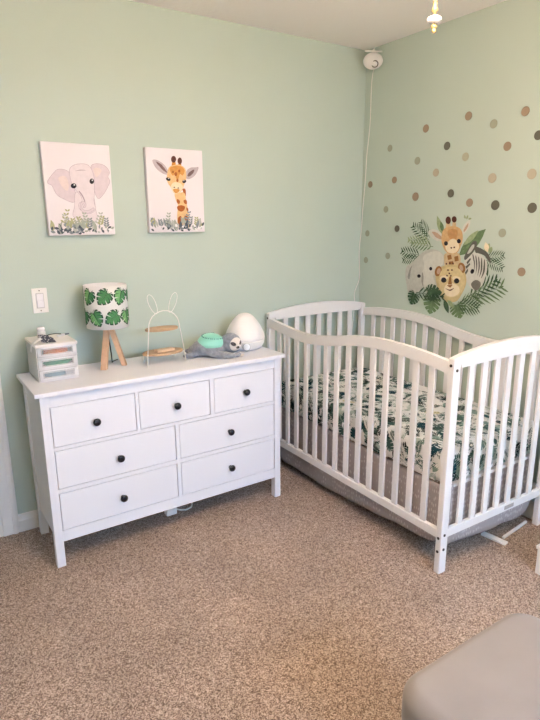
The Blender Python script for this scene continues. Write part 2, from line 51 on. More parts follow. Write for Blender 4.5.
WALL = S('sage_wall_paint', *WALLRGB, rough=.55, spec=.3, var=.012, vscale=3, bump=.12, bscale=160)
CEIL = S('ceiling_paint', 252, 247, 243, rough=.8, spec=.2, bump=.5, bscale=60)
TRIM = S('trim_paint', 236, 234, 232, rough=.45, var=.01)
WHITE = S('white_lacquer', 238, 240, 248, rough=.38, spec=.5, var=.008, vscale=6)
CRIBW = S('crib_white_paint', 240, 238, 238, rough=.4, spec=.5, var=.008, vscale=8)
BLACK = S('black_knob', 16, 18, 30, rough=.25)
BOLT = S('bolt_hole', 62, 52, 50, rough=.4, metal=.3)
WOOD = S('pale_wood', 208, 172, 142, rough=.5, var=.12, vscale=30)
WOODD = S('shelf_wood', 190, 160, 128, rough=.5, var=.12, vscale=30)
WIRE = S('white_wire', 238, 236, 230, rough=.4)
PLASW = S('white_plastic', 240, 236, 232, rough=.35)
GREYK = S('grey_plastic', 120, 110, 102, rough=.4)
GOLD = S('antique_brass', 172, 150, 106, rough=.35, metal=.5)
PORC = S('white_porcelain', 246, 242, 246, rough=.15)
PLUSH = S('grey_plush', 140, 145, 156, rough=.95, spec=.1, var=.22, vscale=60, bump=1, bscale=220, sheen=.4)
PLUSHW = S('cream_plush', 232, 224, 220, rough=.9, spec=.1, bump=.6, bscale=300)
PLUSHD = S('dark_plush', 92, 86, 92, rough=.9, spec=.1)
AQUA = S('aqua_plastic', 146, 216, 200, rough=.35)
AQUAD = S('aqua_hole', 70, 140, 132, rough=.5)
OTTO = S('ottoman_velvet', 138, 131, 128, rough=.8, spec=.2, var=.05, vscale=9, bump=.12, bscale=400, sheen=.25)
DARKG = S('dark_leaf', 40, 66, 66)

def carpet_mat():
    m = bpy.data.materials.new('carpet_pile'); m.use_nodes = True; nt = m.node_tree
    b = nt.nodes['Principled BSDF']; b.inputs['Roughness'].default_value = .95; b.inputs['Specular IOR Level'].default_value = .08
    b.inputs['Sheen Weight'].default_value = .15
    tc = nt.nodes.new('ShaderNodeTexCoord')
    def noise(s, d=3, r=.6):
        n = nt.nodes.new('ShaderNodeTexNoise'); n.inputs['Scale'].default_value = s; n.inputs['Detail'].default_value = d
        n.inputs['Roughness'].default_value = r
        nt.links.new(tc.outputs['Object'], n.inputs['Vector']); return n
    big = noise(3.2, 4, .6); mid = noise(60, 3, .7)
    vo = nt.nodes.new('ShaderNodeTexVoronoi'); vo.inputs['Scale'].default_value = 330
    nt.links.new(tc.outputs['Object'], vo.inputs['Vector'])
    sep = nt.nodes.new('ShaderNodeSeparateColor'); nt.links.new(vo.outputs['Color'], sep.inputs['Color'])
    ad = nt.nodes.new('ShaderNodeMath'); ad.operation = 'MULTIPLY_ADD'; ad.inputs[1].default_value = .55
    nt.links.new(sep.outputs['Red'], ad.inputs[0]); ml = nt.nodes.new('ShaderNodeMath'); ml.operation = 'MULTIPLY'; ml.inputs[1].default_value = .45
    nt.links.new(mid.outputs['Fac'], ml.inputs[0]); nt.links.new(ml.outputs[0], ad.inputs[2])
    rp = nt.nodes.new('ShaderNodeValToRGB'); e = rp.color_ramp.elements
    e[0].position = .25; e[0].color = (*srgb(*CARP[0]), 1)
    e[1].position = .78; e[1].color = (*srgb(*CARP[2]), 1)
    k = e.new(.48); k.color = (*srgb(*CARP[1]), 1)
    nt.links.new(ad.outputs[0], rp.inputs['Fac'])
    rb = nt.nodes.new('ShaderNodeMapRange'); rb.inputs['From Min'].default_value = .3; rb.inputs['From Max'].default_value = .7
    rb.inputs['To Min'].default_value = .86; rb.inputs['To Max'].default_value = 1.1
    nt.links.new(big.outputs['Fac'], rb.inputs['Value'])
    mx = nt.nodes.new('ShaderNodeVectorMath'); mx.operation = 'SCALE'
    nt.links.new(rp.outputs['Color'], mx.inputs[0]); nt.links.new(rb.outputs['Result'], mx.inputs['Scale'])
    nt.links.new(mx.outputs['Vector'], b.inputs['Base Color'])
    bp = nt.nodes.new('ShaderNodeBump'); bp.inputs['Strength'].default_value = .7; bp.inputs['Distance'].default_value = .008
    nt.links.new(ad.outputs[0], bp.inputs['Height']); nt.links.new(bp.outputs['Normal'], b.inputs['Normal'])
    return m
CARPET = carpet_mat()

def skirt_mat():
    m = bpy.data.materials.new('skirt_fabric'); m.use_nodes = True; nt = m.node_tree
    b = nt.nodes['Principled BSDF']; b.inputs['Roughness'].default_value = .9; b.inputs['Specular IOR Level'].default_value = .1
    tc = nt.nodes.new('ShaderNodeTexCoord')
    mp = nt.nodes.new('ShaderNodeMapping'); mp.inputs['Scale'].default_value = (95, 95, 34)
    nt.links.new(tc.outputs['Object'], mp.inputs['Vector'])
    v = nt.nodes.new('ShaderNodeTexVoronoi'); v.inputs['Scale'].default_value = 1; v.inputs['Randomness'].default_value = .45
    nt.links.new(mp.outputs['Vector'], v.inputs['Vector'])
    r = nt.nodes.new('ShaderNodeValToRGB'); e = r.color_ramp.elements
    e[0].position = .2; e[0].color = (*srgb(208, 202, 202), 1); e[1].position = .34; e[1].color = (*srgb(174, 166, 166), 1)
    nt.links.new(v.outputs['Distance'], r.inputs['Fac']); nt.links.new(r.outputs['Color'], b.inputs['Base Color'])
    return m
SKIRT = skirt_mat()

def clear_mat(name, col, alpha):
    m = bpy.data.materials.new(name); m.use_nodes = True; nt = m.node_tree
    b = nt.nodes['Principled BSDF']; b.inputs['Base Color'].default_value = (*col, 1); b.inputs['Roughness'].default_value = .25
    b.inputs['Alpha'].default_value = alpha
    return m
FROST = clear_mat('frosted_plastic', srgb(250, 249, 250), .93)
CLEAR = clear_mat('clear_plastic', srgb(225, 232, 232), .16)

def emit(name, col, s):
    m = bpy.data.materials.new(name); m.use_nodes = True; nt = m.node_tree
    b = nt.nodes['Principled BSDF']; b.inputs['Base Color'].default_value = (.9, .88, .84, 1)
    b.inputs['Emission Color'].default_value = (*col, 1); b.inputs['Emission Strength'].default_value = s
    return m

# ------------------------------------------------------------------ mesh helpers
def finish(name, bm, mats, parent=None, smooth=False, recalc=True):
    if recalc: bmesh.ops.recalc_face_normals(bm, faces=bm.faces[:])
    me = bpy.data.meshes.new(name); bm.to_mesh(me); bm.free()
    for m in (mats if isinstance(mats, (list, tuple)) else [mats]): me.materials.append(m)
    if smooth:
        for p in me.polygons: p.use_smooth = True
    o = bpy.data.objects.new(name, me); COL.objects.link(o)
    if parent is not None: o.parent = parent
    return o
def thing(name, label, cat, loc=(0, 0, 0), rz=0, group=None):
    o = bpy.data.objects.new(name, None); COL.objects.link(o)
    o.location = loc; o.rotation_euler = (0, 0, rz); o.empty_display_size = .05
    return tag(o, label, cat, group)
def tag(o, label, cat, group=None):
    o['label'] = label; o['category'] = cat
    if group: o['group'] = group
    return o
def struct(o): o['kind'] = 'structure'; return o
def box(bm, x0, x1, y0, y1, z0, z1, bev=0, seg=2):
    r = bmesh.ops.create_cube(bm, size=1)
    vs = r['verts']
    for v in vs: v.co = Vector((x0+(v.co.x+.5)*(x1-x0), y0+(v.co.y+.5)*(y1-y0), z0+(v.co.z+.5)*(z1-z0)))
    if bev:
        es = list({e for v in vs for e in v.link_edges})
        bmesh.ops.bevel(bm, geom=es, offset=bev, segments=seg, affect='EDGES', profile=.5)
    return bm
def bx(*a, **k): return box(bmesh.new(), *a, **k)
def tube(bm, pts, r, n=8, closed=False):
    pts = [Vector(p) for p in pts]; N = len(pts); rings = []
    rr = r if isinstance(r, (list, tuple)) else [r]*N
    prev = None
    for i, p in enumerate(pts):
        a = pts[i-1] if (i > 0 or closed) else pts[i]; b = pts[(i+1) % N] if (i < N-1 or closed) else pts[i]
        t = (b-a).normalized()
        if prev is None:
            up = Vector((0, 0, 1)) if abs(t.z) < .9 else Vector((1, 0, 0)); u = t.cross(up).normalized()
        else: u = (prev-t*prev.dot(t)).normalized()
        prev = u; w = t.cross(u)
        rings.append([bm.verts.new(p+(u*math.cos(2*PI*k/n)+w*math.sin(2*PI*k/n))*rr[i]) for k in range(n)])
    for i in range(N if closed else N-1):
        A, B = rings[i], rings[(i+1) % N]
        for k in range(n): bm.faces.new((A[k], A[(k+1) % n], B[(k+1) % n], B[k]))
    if not closed: bm.faces.new(rings[0][::-1]); bm.faces.new(rings[-1])
    return bm
def lathe(bm, prof, c, n=32, axis='z'):
    c = Vector(c); rings = []
    def P(r, h, a):
        if axis == 'z': return c+Vector((r*math.cos(a), r*math.sin(a), h))
        if axis == 'y': return c+Vector((r*math.cos(a), -h, r*math.sin(a)))
        return c+Vector((-h, r*math.cos(a), r*math.sin(a)))
    for r, h in prof:
        rings.append([bm.verts.new(P(max(r, 1e-4), h, 2*PI*k/n)) for k in range(n)])
    for A, B in zip(rings, rings[1:]):
        for k in range(n): bm.faces.new((A[k], A[(k+1) % n], B[(k+1) % n], B[k]))
    bm.faces.new(rings[0][::-1]); bm.faces.new(rings[-1])
    return bm
def strip_solid(bm, up, lo, f, t0, t1):
    """board whose outline runs along up[] and back along lo[] (2-D), f(a,b,t) gives the point at thickness t"""
    A = [[bm.verts.new(f(a, b, t)) for a, b in up] for t in (t0, t1)]
    B = [[bm.verts.new(f(a, b, t)) for a, b in lo] for t in (t0, t1)]
    n = len(up)
    for i in range(n-1):
        bm.faces.new((A[0][i], A[0][i+1], B[0][i+1], B[0][i])); bm.faces.new((A[1][i], B[1][i], B[1][i+1], A[1][i+1]))
        bm.faces.new((A[0][i], A[1][i], A[1][i+1], A[0][i+1])); bm.faces.new((B[0][i], B[0][i+1], B[1][i+1], B[1][i]))
    bm.faces.new((A[0][0], B[0][0], B[1][0], A[1][0])); bm.faces.new((A[0][-1], A[1][-1], B[1][-1], B[0][-1]))
    return bm
def interp(pts, x):
    """smooth monotone-x interpolation through control points"""
    pts = sorted(pts)
    if x <= pts[0][0]: return pts[0][1]
    if x >= pts[-1][0]: return pts[-1][1]
    for i in range(len(pts)-1):
        if pts[i][0] <= x <= pts[i+1][0]:
            p0 = pts[max(i-1, 0)]; p1, p2 = pts[i], pts[i+1]; p3 = pts[min(i+2, len(pts)-1)]
            h = p2[0]-p1[0]; t = (x-p1[0])/h
            m1 = (p2[1]-p0[1])/(p2[0]-p0[0])*h; m2 = (p3[1]-p1[1])/(p3[0]-p1[0])*h
            return (2*t**3-3*t**2+1)*p1[1]+(t**3-2*t**2+t)*m1+(-2*t**3+3*t**2)*p2[1]+(t**3-t**2)*m2
def cr(pts, n=4):
    """closed Catmull-Rom outline"""
    out = []; N = len(pts)
    for i in range(N):
        p = [pts[(i+k-1) % N] for k in range(4)]
        for j in range(n):
            t = j/n
            out.append(tuple(.5*((2*p[1][c])+(-p[0][c]+p[2][c])*t+(2*p[0][c]-5*p[1][c]+4*p[2][c]-p[3][c])*t*t+(-p[0][c]+3*p[1][c]-3*p[2][c]+p[3][c])*t**3) for c in (0, 1)))
    return out
def grow(pts, w):
    N = len(pts); A = sum(pts[i][0]*pts[(i+1) % N][1]-pts[(i+1) % N][0]*pts[i][1] for i in range(N)); s = 1 if A > 0 else -1
    out = []
    for i in range(N):
        a, b = pts[i-1], pts[(i+1) % N]; dx, dy = b[0]-a[0], b[1]-a[1]; L = math.hypot(dx, dy) or 1
        out.append((pts[i][0]+s*dy/L*w, pts[i][1]-s*dx/L*w))
    return out
def paint(bm, polys, f, slots):
    """flat printed shapes laid on a surface; polys = [(2-D outline, material key, layer)]"""
    for pts, key, lay in polys:
        try:
            face = bm.faces.new([bm.verts.new(f(a, b, lay)) for a, b in pts])
            if key not in slots: slots.append(key)
            face.material_index = slots.index(key)
        except ValueError: pass
def leaf_shape(b, t, w):
    L = math.hypot(t[0]-b[0], t[1]-b[1]); ux, uy = (t[0]-b[0])/L, (t[1]-b[1])/L
    prof = [0, .55, .9, 1, .85, .5, 0]
    up = [(b[0]+ux*L*i/6-uy*w/2*p, b[1]+uy*L*i/6+ux*w/2*p) for i, p in enumerate(prof)]
    dn = [(b[0]+ux*L*i/6+uy*w/2*p, b[1]+uy*L*i/6-ux*w/2*p) for i, p in enumerate(prof)]
    return up+dn[-2:0:-1]
def frond(b, t, w, n=9, th=.62):
    L = math.hypot(t[0]-b[0], t[1]-b[1]); ux, uy = (t[0]-b[0])/L, (t[1]-b[1])/L; out = []
    out.append([(b[0]-uy*L*.01, b[1]+ux*L*.01), (b[0]+uy*L*.01, b[1]-ux*L*.01), t])
    for i in range(n):
        s = .1+.85*i/(n-1); q = (b[0]+ux*L*s, b[1]+uy*L*s); l = w*(.45+.55*math.sin(PI*(.15+.75*s)))*(1.05-.35*s)
        for sd in (1, -1):
            e = (q[0]+ux*l*.75-uy*sd*l*.75, q[1]+uy*l*.75+ux*sd*l*.75)
            out.append(leaf_shape(q, e, L*th/n))
    out.append(leaf_shape((t[0]-ux*L*.12, t[1]-uy*L*.12), (t[0]+ux*L*.05, t[1]+uy*L*.05), L*.5/n))
    return out
def monstera(b, t, w, slits=5):
    """heart-shaped leaf with slits along both sides; b = stalk end, t = tip"""
    L = math.hypot(t[0]-b[0], t[1]-b[1]); ux, uy = (t[0]-b[0])/L, (t[1]-b[1])/L
    side = [(.10, .10), (-.06, .28), (-.02, .62), (.16, .92), (.38, 1.0), (.60, .86), (.80, .55), (.93, .22)]
    pr = []
    n = 40
    for i in range(n+1):
        x = i/n*(len(side)-1); k = min(int(x), len(side)-2); fr = x-k
        pr.append((side[k][0]*(1-fr)+side[k+1][0]*fr, side[k][1]*(1-fr)+side[k+1][1]*fr))
    def half(sd):
        o = []; sl = [int(8+i*(n-12)/(slits-1)) for i in range(slits)]
        for i, (a, h) in enumerate(pr):
            if i in sl:
                o.append((a+.0, h)); o.append((max(.04, a-.13)+.02, h*.22+.03))
            elif i-1 in sl: o.append((a+.03, h*.97))
            else: o.append((a, h))
        return [(b[0]+ux*L*a-uy*sd*h*w/2, b[1]+uy*L*a+ux*sd*h*w/2) for a, h in o]
    return half(1)+[t]+half(-1)[::-1]

# ------------------------------------------------------------------ the room
CX, CY, CZ = -2.5066, -2.7276, 1.469
XL, YF, H = -4.1, -4.1, 2.44
struct(finish('floor', bx(XL-.1, .1, YF-.1, 1.0, -.08, 0), CARPET))
struct(finish('ceiling', bx(XL-.1, .1, YF-.1, .1, H, H+.08), CEIL))
bm = bmesh.new(); box(bm, -2.262, .1, 0, .1, 0, H); box(bm, -3.12, -2.262, 0, .1, 2.05, H); box(bm, XL-.1, -3.12, 0, .1, 0, H)
struct(finish('wall_back', bm, WALL))
struct(finish('wall_right', bx(0, .1, YF-.1, 0, 0, H), WALL))
struct(finish('wall_left', bx(XL-.1, XL, YF-.1, 0, 0, H), WALL))
WX0, WX1, WZ0, WZ1 = -2.3, -.5, .75, 2.1
bm = bmesh.new()
box(bm, XL, WX0, YF-.1, YF, 0, H); box(bm, WX1, 0, YF-.1, YF, 0, H); box(bm, WX0, WX1, YF-.1, YF, 0, WZ0); box(bm, WX0, WX1, YF-.1, YF, WZ1, H)
struct(finish('wall_front', bm, WALL))
bm = bmesh.new()
for a in ((WX0-.06, WX0, WZ0-.06, WZ1+.06), (WX1, WX1+.06, WZ0-.06, WZ1+.06)): box(bm, a[0], a[1], YF, YF+.02, a[2], a[3])
box(bm, WX0, WX1, YF, YF+.02, WZ1, WZ1+.06); box(bm, WX0, WX1, YF, YF+.05, WZ0-.06, WZ0)
box(bm, (WX0+WX1)/2-.02, (WX0+WX1)/2+.02, YF-.06, YF-.02, WZ0, WZ1); box(bm, WX0, WX1, YF-.06, YF-.02, (WZ0+WZ1)/2-.015, (WZ0+WZ1)/2+.015)
struct(finish('window_1', bm, TRIM))
# closet behind the doorway
bm = bmesh.new(); box(bm, -3.3, -3.2, .1, 1, 0, H); box(bm, -2.1, -2.0, .1, 1, 0, H); box(bm, -3.3, -2.0, 1, 1.1, 0, H); box(bm, -3.3, -2.0, .1, 1.1, 2.3, 2.38)
struct(finish('wall_closet', bm, WALL))
# door casing and jamb
bm = bmesh.new()
for x0, x1, s in ((-2.252, -2.178, 1), (-3.204, -3.13, -1)):
    box(bm, x0, x1, -.016, 0, 0, 2.118, bev=.004)
    box(bm, *( (x0+.046, x1-.008) if s > 0 else (x0+.008, x1-.046) ), -.021, -.014, 0, 2.10, bev=.003)
box(bm, -3.13, -2.252, -.016, 0, 2.044, 2.118, bev=.004)
box(bm, -2.274, -2.252, -.006, .1, 0, 2.044); box(bm, -3.13, -3.108, -.006, .1, 0, 2.044); box(bm, -3.108, -2.274, -.006, .1, 2.03, 2.05)
struct(finish('door_1', bm, TRIM))
def baseboard(name, f):
    bm = bmesh.new(); prof = [(0, 0), (.014, 0), (.014, .058), (.011, .066), (.011, .076), (.006, .086), (0, .09)]
    A = [bm.verts.new(f(0, d, z)) for d, z in prof]; B = [bm.verts.new(f(1, d, z)) for d, z in prof]; n = len(prof)
    for i in range(n): bm.faces.new((A[i], A[(i+1) % n], B[(i+1) % n], B[i]))
    bm.faces.new(A); bm.faces.new(B[::-1]); struct(finish(name, bm, TRIM))
baseboard('baseboard_back', lambda s, d, z: (-2.178+s*2.178, -d, z))
baseboard('baseboard_right', lambda s, d, z: (-d, YF+s*(-YF), z))
baseboard('baseboard_left', lambda s, d, z: (XL+d, YF+s*(-YF), z))

# ------------------------------------------------------------------ dresser
DX1, DW, DH, DY, DD = -.9172, 1.18, .8013, -.4206, .36
DX0 = DX1-DW
r = thing('dresser', 'white seven-drawer dresser with black round knobs along the green wall', 'dresser', (DX0, DY, 0))
def D(*a, **k):  # dresser-local box from world x/y
    x0, x1, y0, y1, z0, z1 = a; return (x0-DX0, x1-DX0, y0-DY, y1-DY, z0, z1)
yb = DY+DD
finish('worktop', bx(*D(DX0-.021, DX1+.021, DY-.021, yb+.005, DH-.018, DH), bev=.002), WHITE, r)
L = .036
for x in (DX0, DX1-L):
    for y in (DY, yb-L):
        finish('leg', bx(*D(x, x+L, y, y+L, 0, DH-.018), bev=.0015), WHITE, r)
for x in (DX0+.008, DX1-.026):
    finish('side_panel', bx(*D(x, x+.018, DY+L, yb-L, .135, DH-.018)), WHITE, r)
finish('back_panel', bx(*D(DX0+L, DX1-L, yb-.016, yb-.008, .12, DH-.018)), WHITE, r)
bm = bmesh.new()
fx0, fx1, fy0, fy1 = DX0+L, DX1-L, DY+.002, DY+.022
box(bm, *D(fx0, fx1, fy0, fy1, .731, DH-.018)); box(bm, *D(fx0, fx1, fy0, fy1, .118, .169))
box(bm, *D(fx0, fx1, fy0, fy1, .538, .553)); box(bm, *D(fx0, fx1, fy0, fy1, .344, .363))
box(bm, *D(-1.698, -1.684, fy0, fy1, .553, .731)); box(bm, *D(-1.326, -1.305, fy0, fy1, .553, .731)); box(bm, *D(-1.514, -1.496, fy0, fy1, .169, .344)); box(bm, *D(-1.514, -1.496, fy0, fy1, .363, .538))
finish('front_frame', bm, WHITE, r)
g = .0034
for x0, x1, z0, z1 in ((fx0, -1.698, .553, .731), (-1.684, -1.326, .553, .731), (-1.305, fx1, .553, .731),
                       (fx0, -1.514, .363, .538), (-1.496, fx1, .363, .538), (fx0, -1.514, .169, .344), (-1.496, fx1, .169, .344)):
    d = finish('drawer', bx(*D(x0+g, x1-g, DY+.004, DY+.024, z0+g*.6, z1-g), bev=.001), WHITE, r)
    bm = bmesh.new(); box(bm, *D(x0+.012, x1-.012, DY+.026, yb-.03, z0+.012, z0+.02))
    kx, kz = (x0+x1)/2, (z0+z1)/2-.006
    lathe(bm := bmesh.new(), [(.009, 0), (.007, .006), (.008, .012), (.0155, .017), (.0172, .022), (.0155, .027), (.008, .030)], (kx-DX0, .004, kz), 20, 'y')
    finish('knob', bm, BLACK, d, True)
    bm = bx(*D(x0+.012, x1-.012, DY+.024, yb-.03, z0+.012, z1-.03)); finish('drawer_box', bm, WHITE, d)

# power adapter and cable under the dresser
r = thing('power_adapter', 'small white plug-in adapter with a loop of white cable under the dresser', 'adapter', (-1.497, -.262, 0))
finish('adapter_body', bx(-.028, .028, -.02, .02, 0, .036, bev=.004), PLASW, r)
finish('cable', tube(bmesh.new(), [(.028, 0, .02), (.05, -.012, .012), (.08, -.015, .005), (.115, -.005, .005), (.135, .025, .005), (.14, .08, .005), (.12, .14, .006)], .004), WIRE, r, True)

# ------------------------------------------------------------------ crib
CA = -.0155
CL, CW = 1.3577, .7503
crib = thing('crib', 'white slatted baby crib with wavy top rails in the room corner', 'crib', (-.7622, -1.3802, 0), CA)
PU, PW = .042, .03
def post(u0, w0, bolts_front):
    w1 = w0+PW
    bm = bx(u0, u0+PU, w0, w1, 0, .944, bev=.004)
    p = finish('post', bm, CRIBW, crib)
    for z in (.916, .166, .103):   # bolts on the long side
        uu = u0 if u0 < .3 else u0+PU; sg = 1 if u0 < .3 else -1
        bm = lathe(bmesh.new(), [(.0062, -.001), (.0062, .0018), (.004, .0022)], (uu, (w0+w1)/2, z), 14, 'x') if sg > 0 else lathe(bmesh.new(), [(.0062, .001), (.0062, -.0018), (.004, -.0022)], (uu, (w0+w1)/2, z), 14, 'x')
        finish('bolt', bm, BOLT, p)
    ww, s2 = (w0, 1) if w0 < .3 else (w1, -1)
    for z in (.897, .181, .114):
        bm = lathe(bmesh.new(), [(.0062, -.001*s2), (.0062, .0018*s2), (.004, .0022*s2)], (u0+PU*.45, ww, z), 14, 'y')
        finish('bolt', bm, BOLT, p)
for u in (0, CW-PU):
    for w in (0, CL-PW): post(u, w, True)
# end panels: arched top board, bottom rail, seven slats
def arch(u): return .944+.036*math.sin(PI*max(0, min(1, (u-.0)/CW)))**.8
for w0 in (.003, CL-PW+.003):
    w1 = w0+PW-.006
    us = [PU+i*(CW-2*PU)/28 for i in range(29)]
    up = [(0+.004, .938)]+[(u, arch(u)) for u in us]
    up = [(PU-.012+ (CW-2*PU+.024)*i/30, arch(PU-.012+(CW-2*PU+.024)*i/30)) for i in range(31)]
    lo = [(a, .902+.006*math.sin(PI*a/CW)) for a, b in up]
    # the arched board laps onto the post tops
    cap = [(.004, .9452)]+up+[(CW-.004, .9452)]; lo2 = [(.004, .9442)]+[(a, b if PU <= a <= CW-PU else .9442) for a, b in lo]+[(CW-.004, .9442)]
    bm = strip_solid(bmesh.new(), cap, lo2, lambda a, b, t: (a, t, b), w0, w1)
    finish('top_board', bm, CRIBW, crib)
    finish('bottom_rail', bx(PU, CW-PU, w0+.004, w1-.002, .159, .199, bev=.003), CRIBW, crib)
    for i in range(7):
        u = PU+(CW-2*PU)*(i+1)/8
        finish('slat', bx(u-.016, u+.016, w0+.006, w0+.018, .195, .906, bev=.002), CRIBW, crib)
PROF = [(.03, .930), (.15, .944), (.29, .953), (.443, .953), (.578, .941), (.74, .911), (.882, .890), (1.0, .883), (1.085, .888), (1.192, .898), (1.33, .915)]
def wavy(w): return interp(PROF, w)
for side in (0, 1):
    fz = wavy if side == 0 else (lambda w: wavy(CL-w)-.012)
    u0, u1 = (.002, .026) if side == 0 else (CW-.026, CW-.002)
    up = [(PW+(CL-2*PW)*i/60, fz(PW+(CL-2*PW)*i/60)) for i in range(61)]; lo = [(a, b-.05) for a, b in up]
    finish('top_rail', strip_solid(bmesh.new(), up, lo, lambda a, b, t: (t, a, b), u0, u1), CRIBW, crib)
    finish('bottom_rail', bx(u0, u1, PW, CL-PW, .161, .2, bev=.003), CRIBW, crib)
    for i in range(14):
        w = PW+(CL-2*PW)*(i+1)/15
        finish('slat', bx(u0+.006, u1-.005, w-.015, w+.015, .195, fz(w)-.045, bev=.002), CRIBW, crib)
bm = bmesh.new(); box(bm, .10, CW-.10, .034, CL-.034, .366, .380)
finish('mattress_support', bm, CRIBW, crib)
finish('name_plate', bx(.433, .50, .0045, .0075, .17, .188, bev=.001), S('plate_metal', 176, 172, 170, rough=.35), crib)

# mattress in a leaf-print fitted sheet
MU0, MU1, MW0, MW1, MZ0, MZ1 = .046, CW-.046, .045, CL-.045, .388, .536
mcu, mcw = (MU0+MU1)/2, (MW0+MW1)/2
ca, sa = math.cos(CA), math.sin(CA)
def crib_world(u, w, z): return (-.7622+u*ca-w*sa, -1.3802+u*sa+w*ca, z)
mt = thing('crib_mattress', 'crib mattress in a white fitted sheet printed with green tropical leaves', 'mattress', crib_world(mcu, mcw, MZ0-.006), CA)
hu, hw, hz, RR = (MU1-MU0)/2, (MW1-MW0)/2, MZ1-MZ0+.006, .03
finish('mattress_core', bx(-hu+.004, hu-.004, -hw+.004, hw-.004, 0, hz-.004, bev=.02), PLASW, mt)
SHEETW = S('sheet_cotton', 242, 242, 242, rough=.85, spec=.1, bump=.15, bscale=60)
LEAFM = {'deep': S('leaf_deep_teal', 36, 70, 80, rough=.85, spec=.1), 'green': S('leaf_dark_green', 74, 102, 98, rough=.85, spec=.1),
         'mid': S('leaf_sage', 138, 162, 156, rough=.85, spec=.1), 'pale': S('leaf_pale_sage', 182, 196, 191, rough=.85, spec=.1),
         'white': SHEETW, 'ink': S('leaf_ink', 46, 58, 58, rough=.85, spec=.1), 'gold': S('leaf_cream', 214, 204, 160, rough=.85, spec=.1)}
bm = bx(-hu, hu, -hw, hw, .002, hz, bev=RR, seg=5)
def fold(s, a, e):
    f = a-RR; sg = 1 if s >= 0 else -1; s = abs(s); R2 = RR+e; arc = RR*PI/2
    if s <= f: return sg*s, 0, 0
    if s <= f+arc: th = (s-f)/RR; return sg*(f+R2*math.sin(th)), R2*(1-math.cos(th)), 1
    return sg*(f+R2), R2+(s-f-arc), 2
def sheet_pt(a, b, lay):
    e = .0006+lay*.00022
    x, dx, _ = fold(a, hu, e); y, dy, _ = fold(b, hw, e)
    return (x, y, max(.004+lay*.0004, hz+e-dx-dy))
LIM = RR*PI/2+hz-RR-.006
CUT = [(0, sg*(hu-RR+k*RR*PI/2/4)) for sg in (-1, 1) for k in range(5)]+[(1, sg*(hw-RR+k*RR*PI/2/4)) for sg in (-1, 1) for k in range(5)]
CUT += [(0, sg*(hu-RR+LIM)) for sg in (-1, 1)]+[(1, sg*(hw-RR+LIM)) for sg in (-1, 1)]
def lay_print(bm, pts, key, lay):
    def put(q):
        ca_ = sum(p[0] for p in q)/len(q); cb_ = sum(p[1] for p in q)/len(q)
        oa, ob = abs(ca_)-(hu-RR), abs(cb_)-(hw-RR)
        if (oa > 0 and ob > 0) or oa > LIM or ob > LIM: return
        try:
            f = bm.faces.new([bm.verts.new(sheet_pt(a, b, lay)) for a, b in q])
            if key not in slots: slots.append(key)
            f.material_index = slots.index(key)
        except ValueError: pass
    lo_ = [min(p[c] for p in pts) for c in (0, 1)]; hi_ = [max(p[c] for p in pts) for c in (0, 1)]
    cuts = [c for c in CUT if lo_[c[0]] < c[1] < hi_[c[0]]]
    if not cuts: return put(pts)
    tb = bmesh.new()
    try: tb.faces.new([tb.verts.new((x, y, 0)) for x, y in pts])
    except ValueError: tb.free(); return
    for ax, v in cuts:
        bmesh.ops.bisect_plane(tb, geom=tb.verts[:]+tb.edges[:]+tb.faces[:], plane_co=(v, 0, 0) if ax == 0 else (0, v, 0), plane_no=(1, 0, 0) if ax == 0 else (0, 1, 0))
    for f in tb.faces: put([(v.co.x, v.co.y) for v in f.verts])
    tb.free()
slots = [None]; polys = []
def scatter(n, kind, keys, lay, sz):
    for _ in range(n):
        a = rnd.uniform(-hu-.14, hu+.14); b = rnd.uniform(-hw-.14, hw+.14); an = rnd.uniform(0, 2*PI); l = rnd.uniform(*sz)
        A = (a, b); T = (a+math.cos(an)*l, b+math.sin(an)*l); key = rnd.choice(keys)
        ps = [monstera(A, T, l*.95)] if kind == 'm' else (frond(A, T, l*rnd.uniform(.3, .45), rnd.choice((8, 10))) if kind == 'f' else [leaf_shape(A, T, l*rnd.uniform(.4, .6))])
        for p in ps: polys.append((p, key, lay+rnd.random()*.8))
scatter(230, 'l', ['pale', 'pale', 'mid'], 0, (.05, .09))
scatter(130, 'm', ['pale', 'mid', 'mid', 'green'], 1, (.06, .10))
scatter(330, 'f', ['white', 'green', 'ink', 'white', 'pale', 'white'], 2, (.08, .14))
scatter(165, 'm', ['deep', 'green', 'deep'], 3, (.045, .07))
scatter(260, 'f', ['white', 'ink', 'white', 'green', 'white'], 3.8, (.06, .11))
scatter(150, 'l', ['deep', 'green', 'white', 'white'], 4, (.02, .04))
scatter(6, 'f', ['gold'], 5, (.06, .10))
bmesh.ops.recalc_face_normals(bm, faces=bm.faces[:])
for p_, k_, l_ in polys: lay_print(bm, p_, k_, l_)
finish('fitted_sheet', bm, [SHEETW]+[LEAFM[k] for k in slots[1:]], mt, recalc=False)

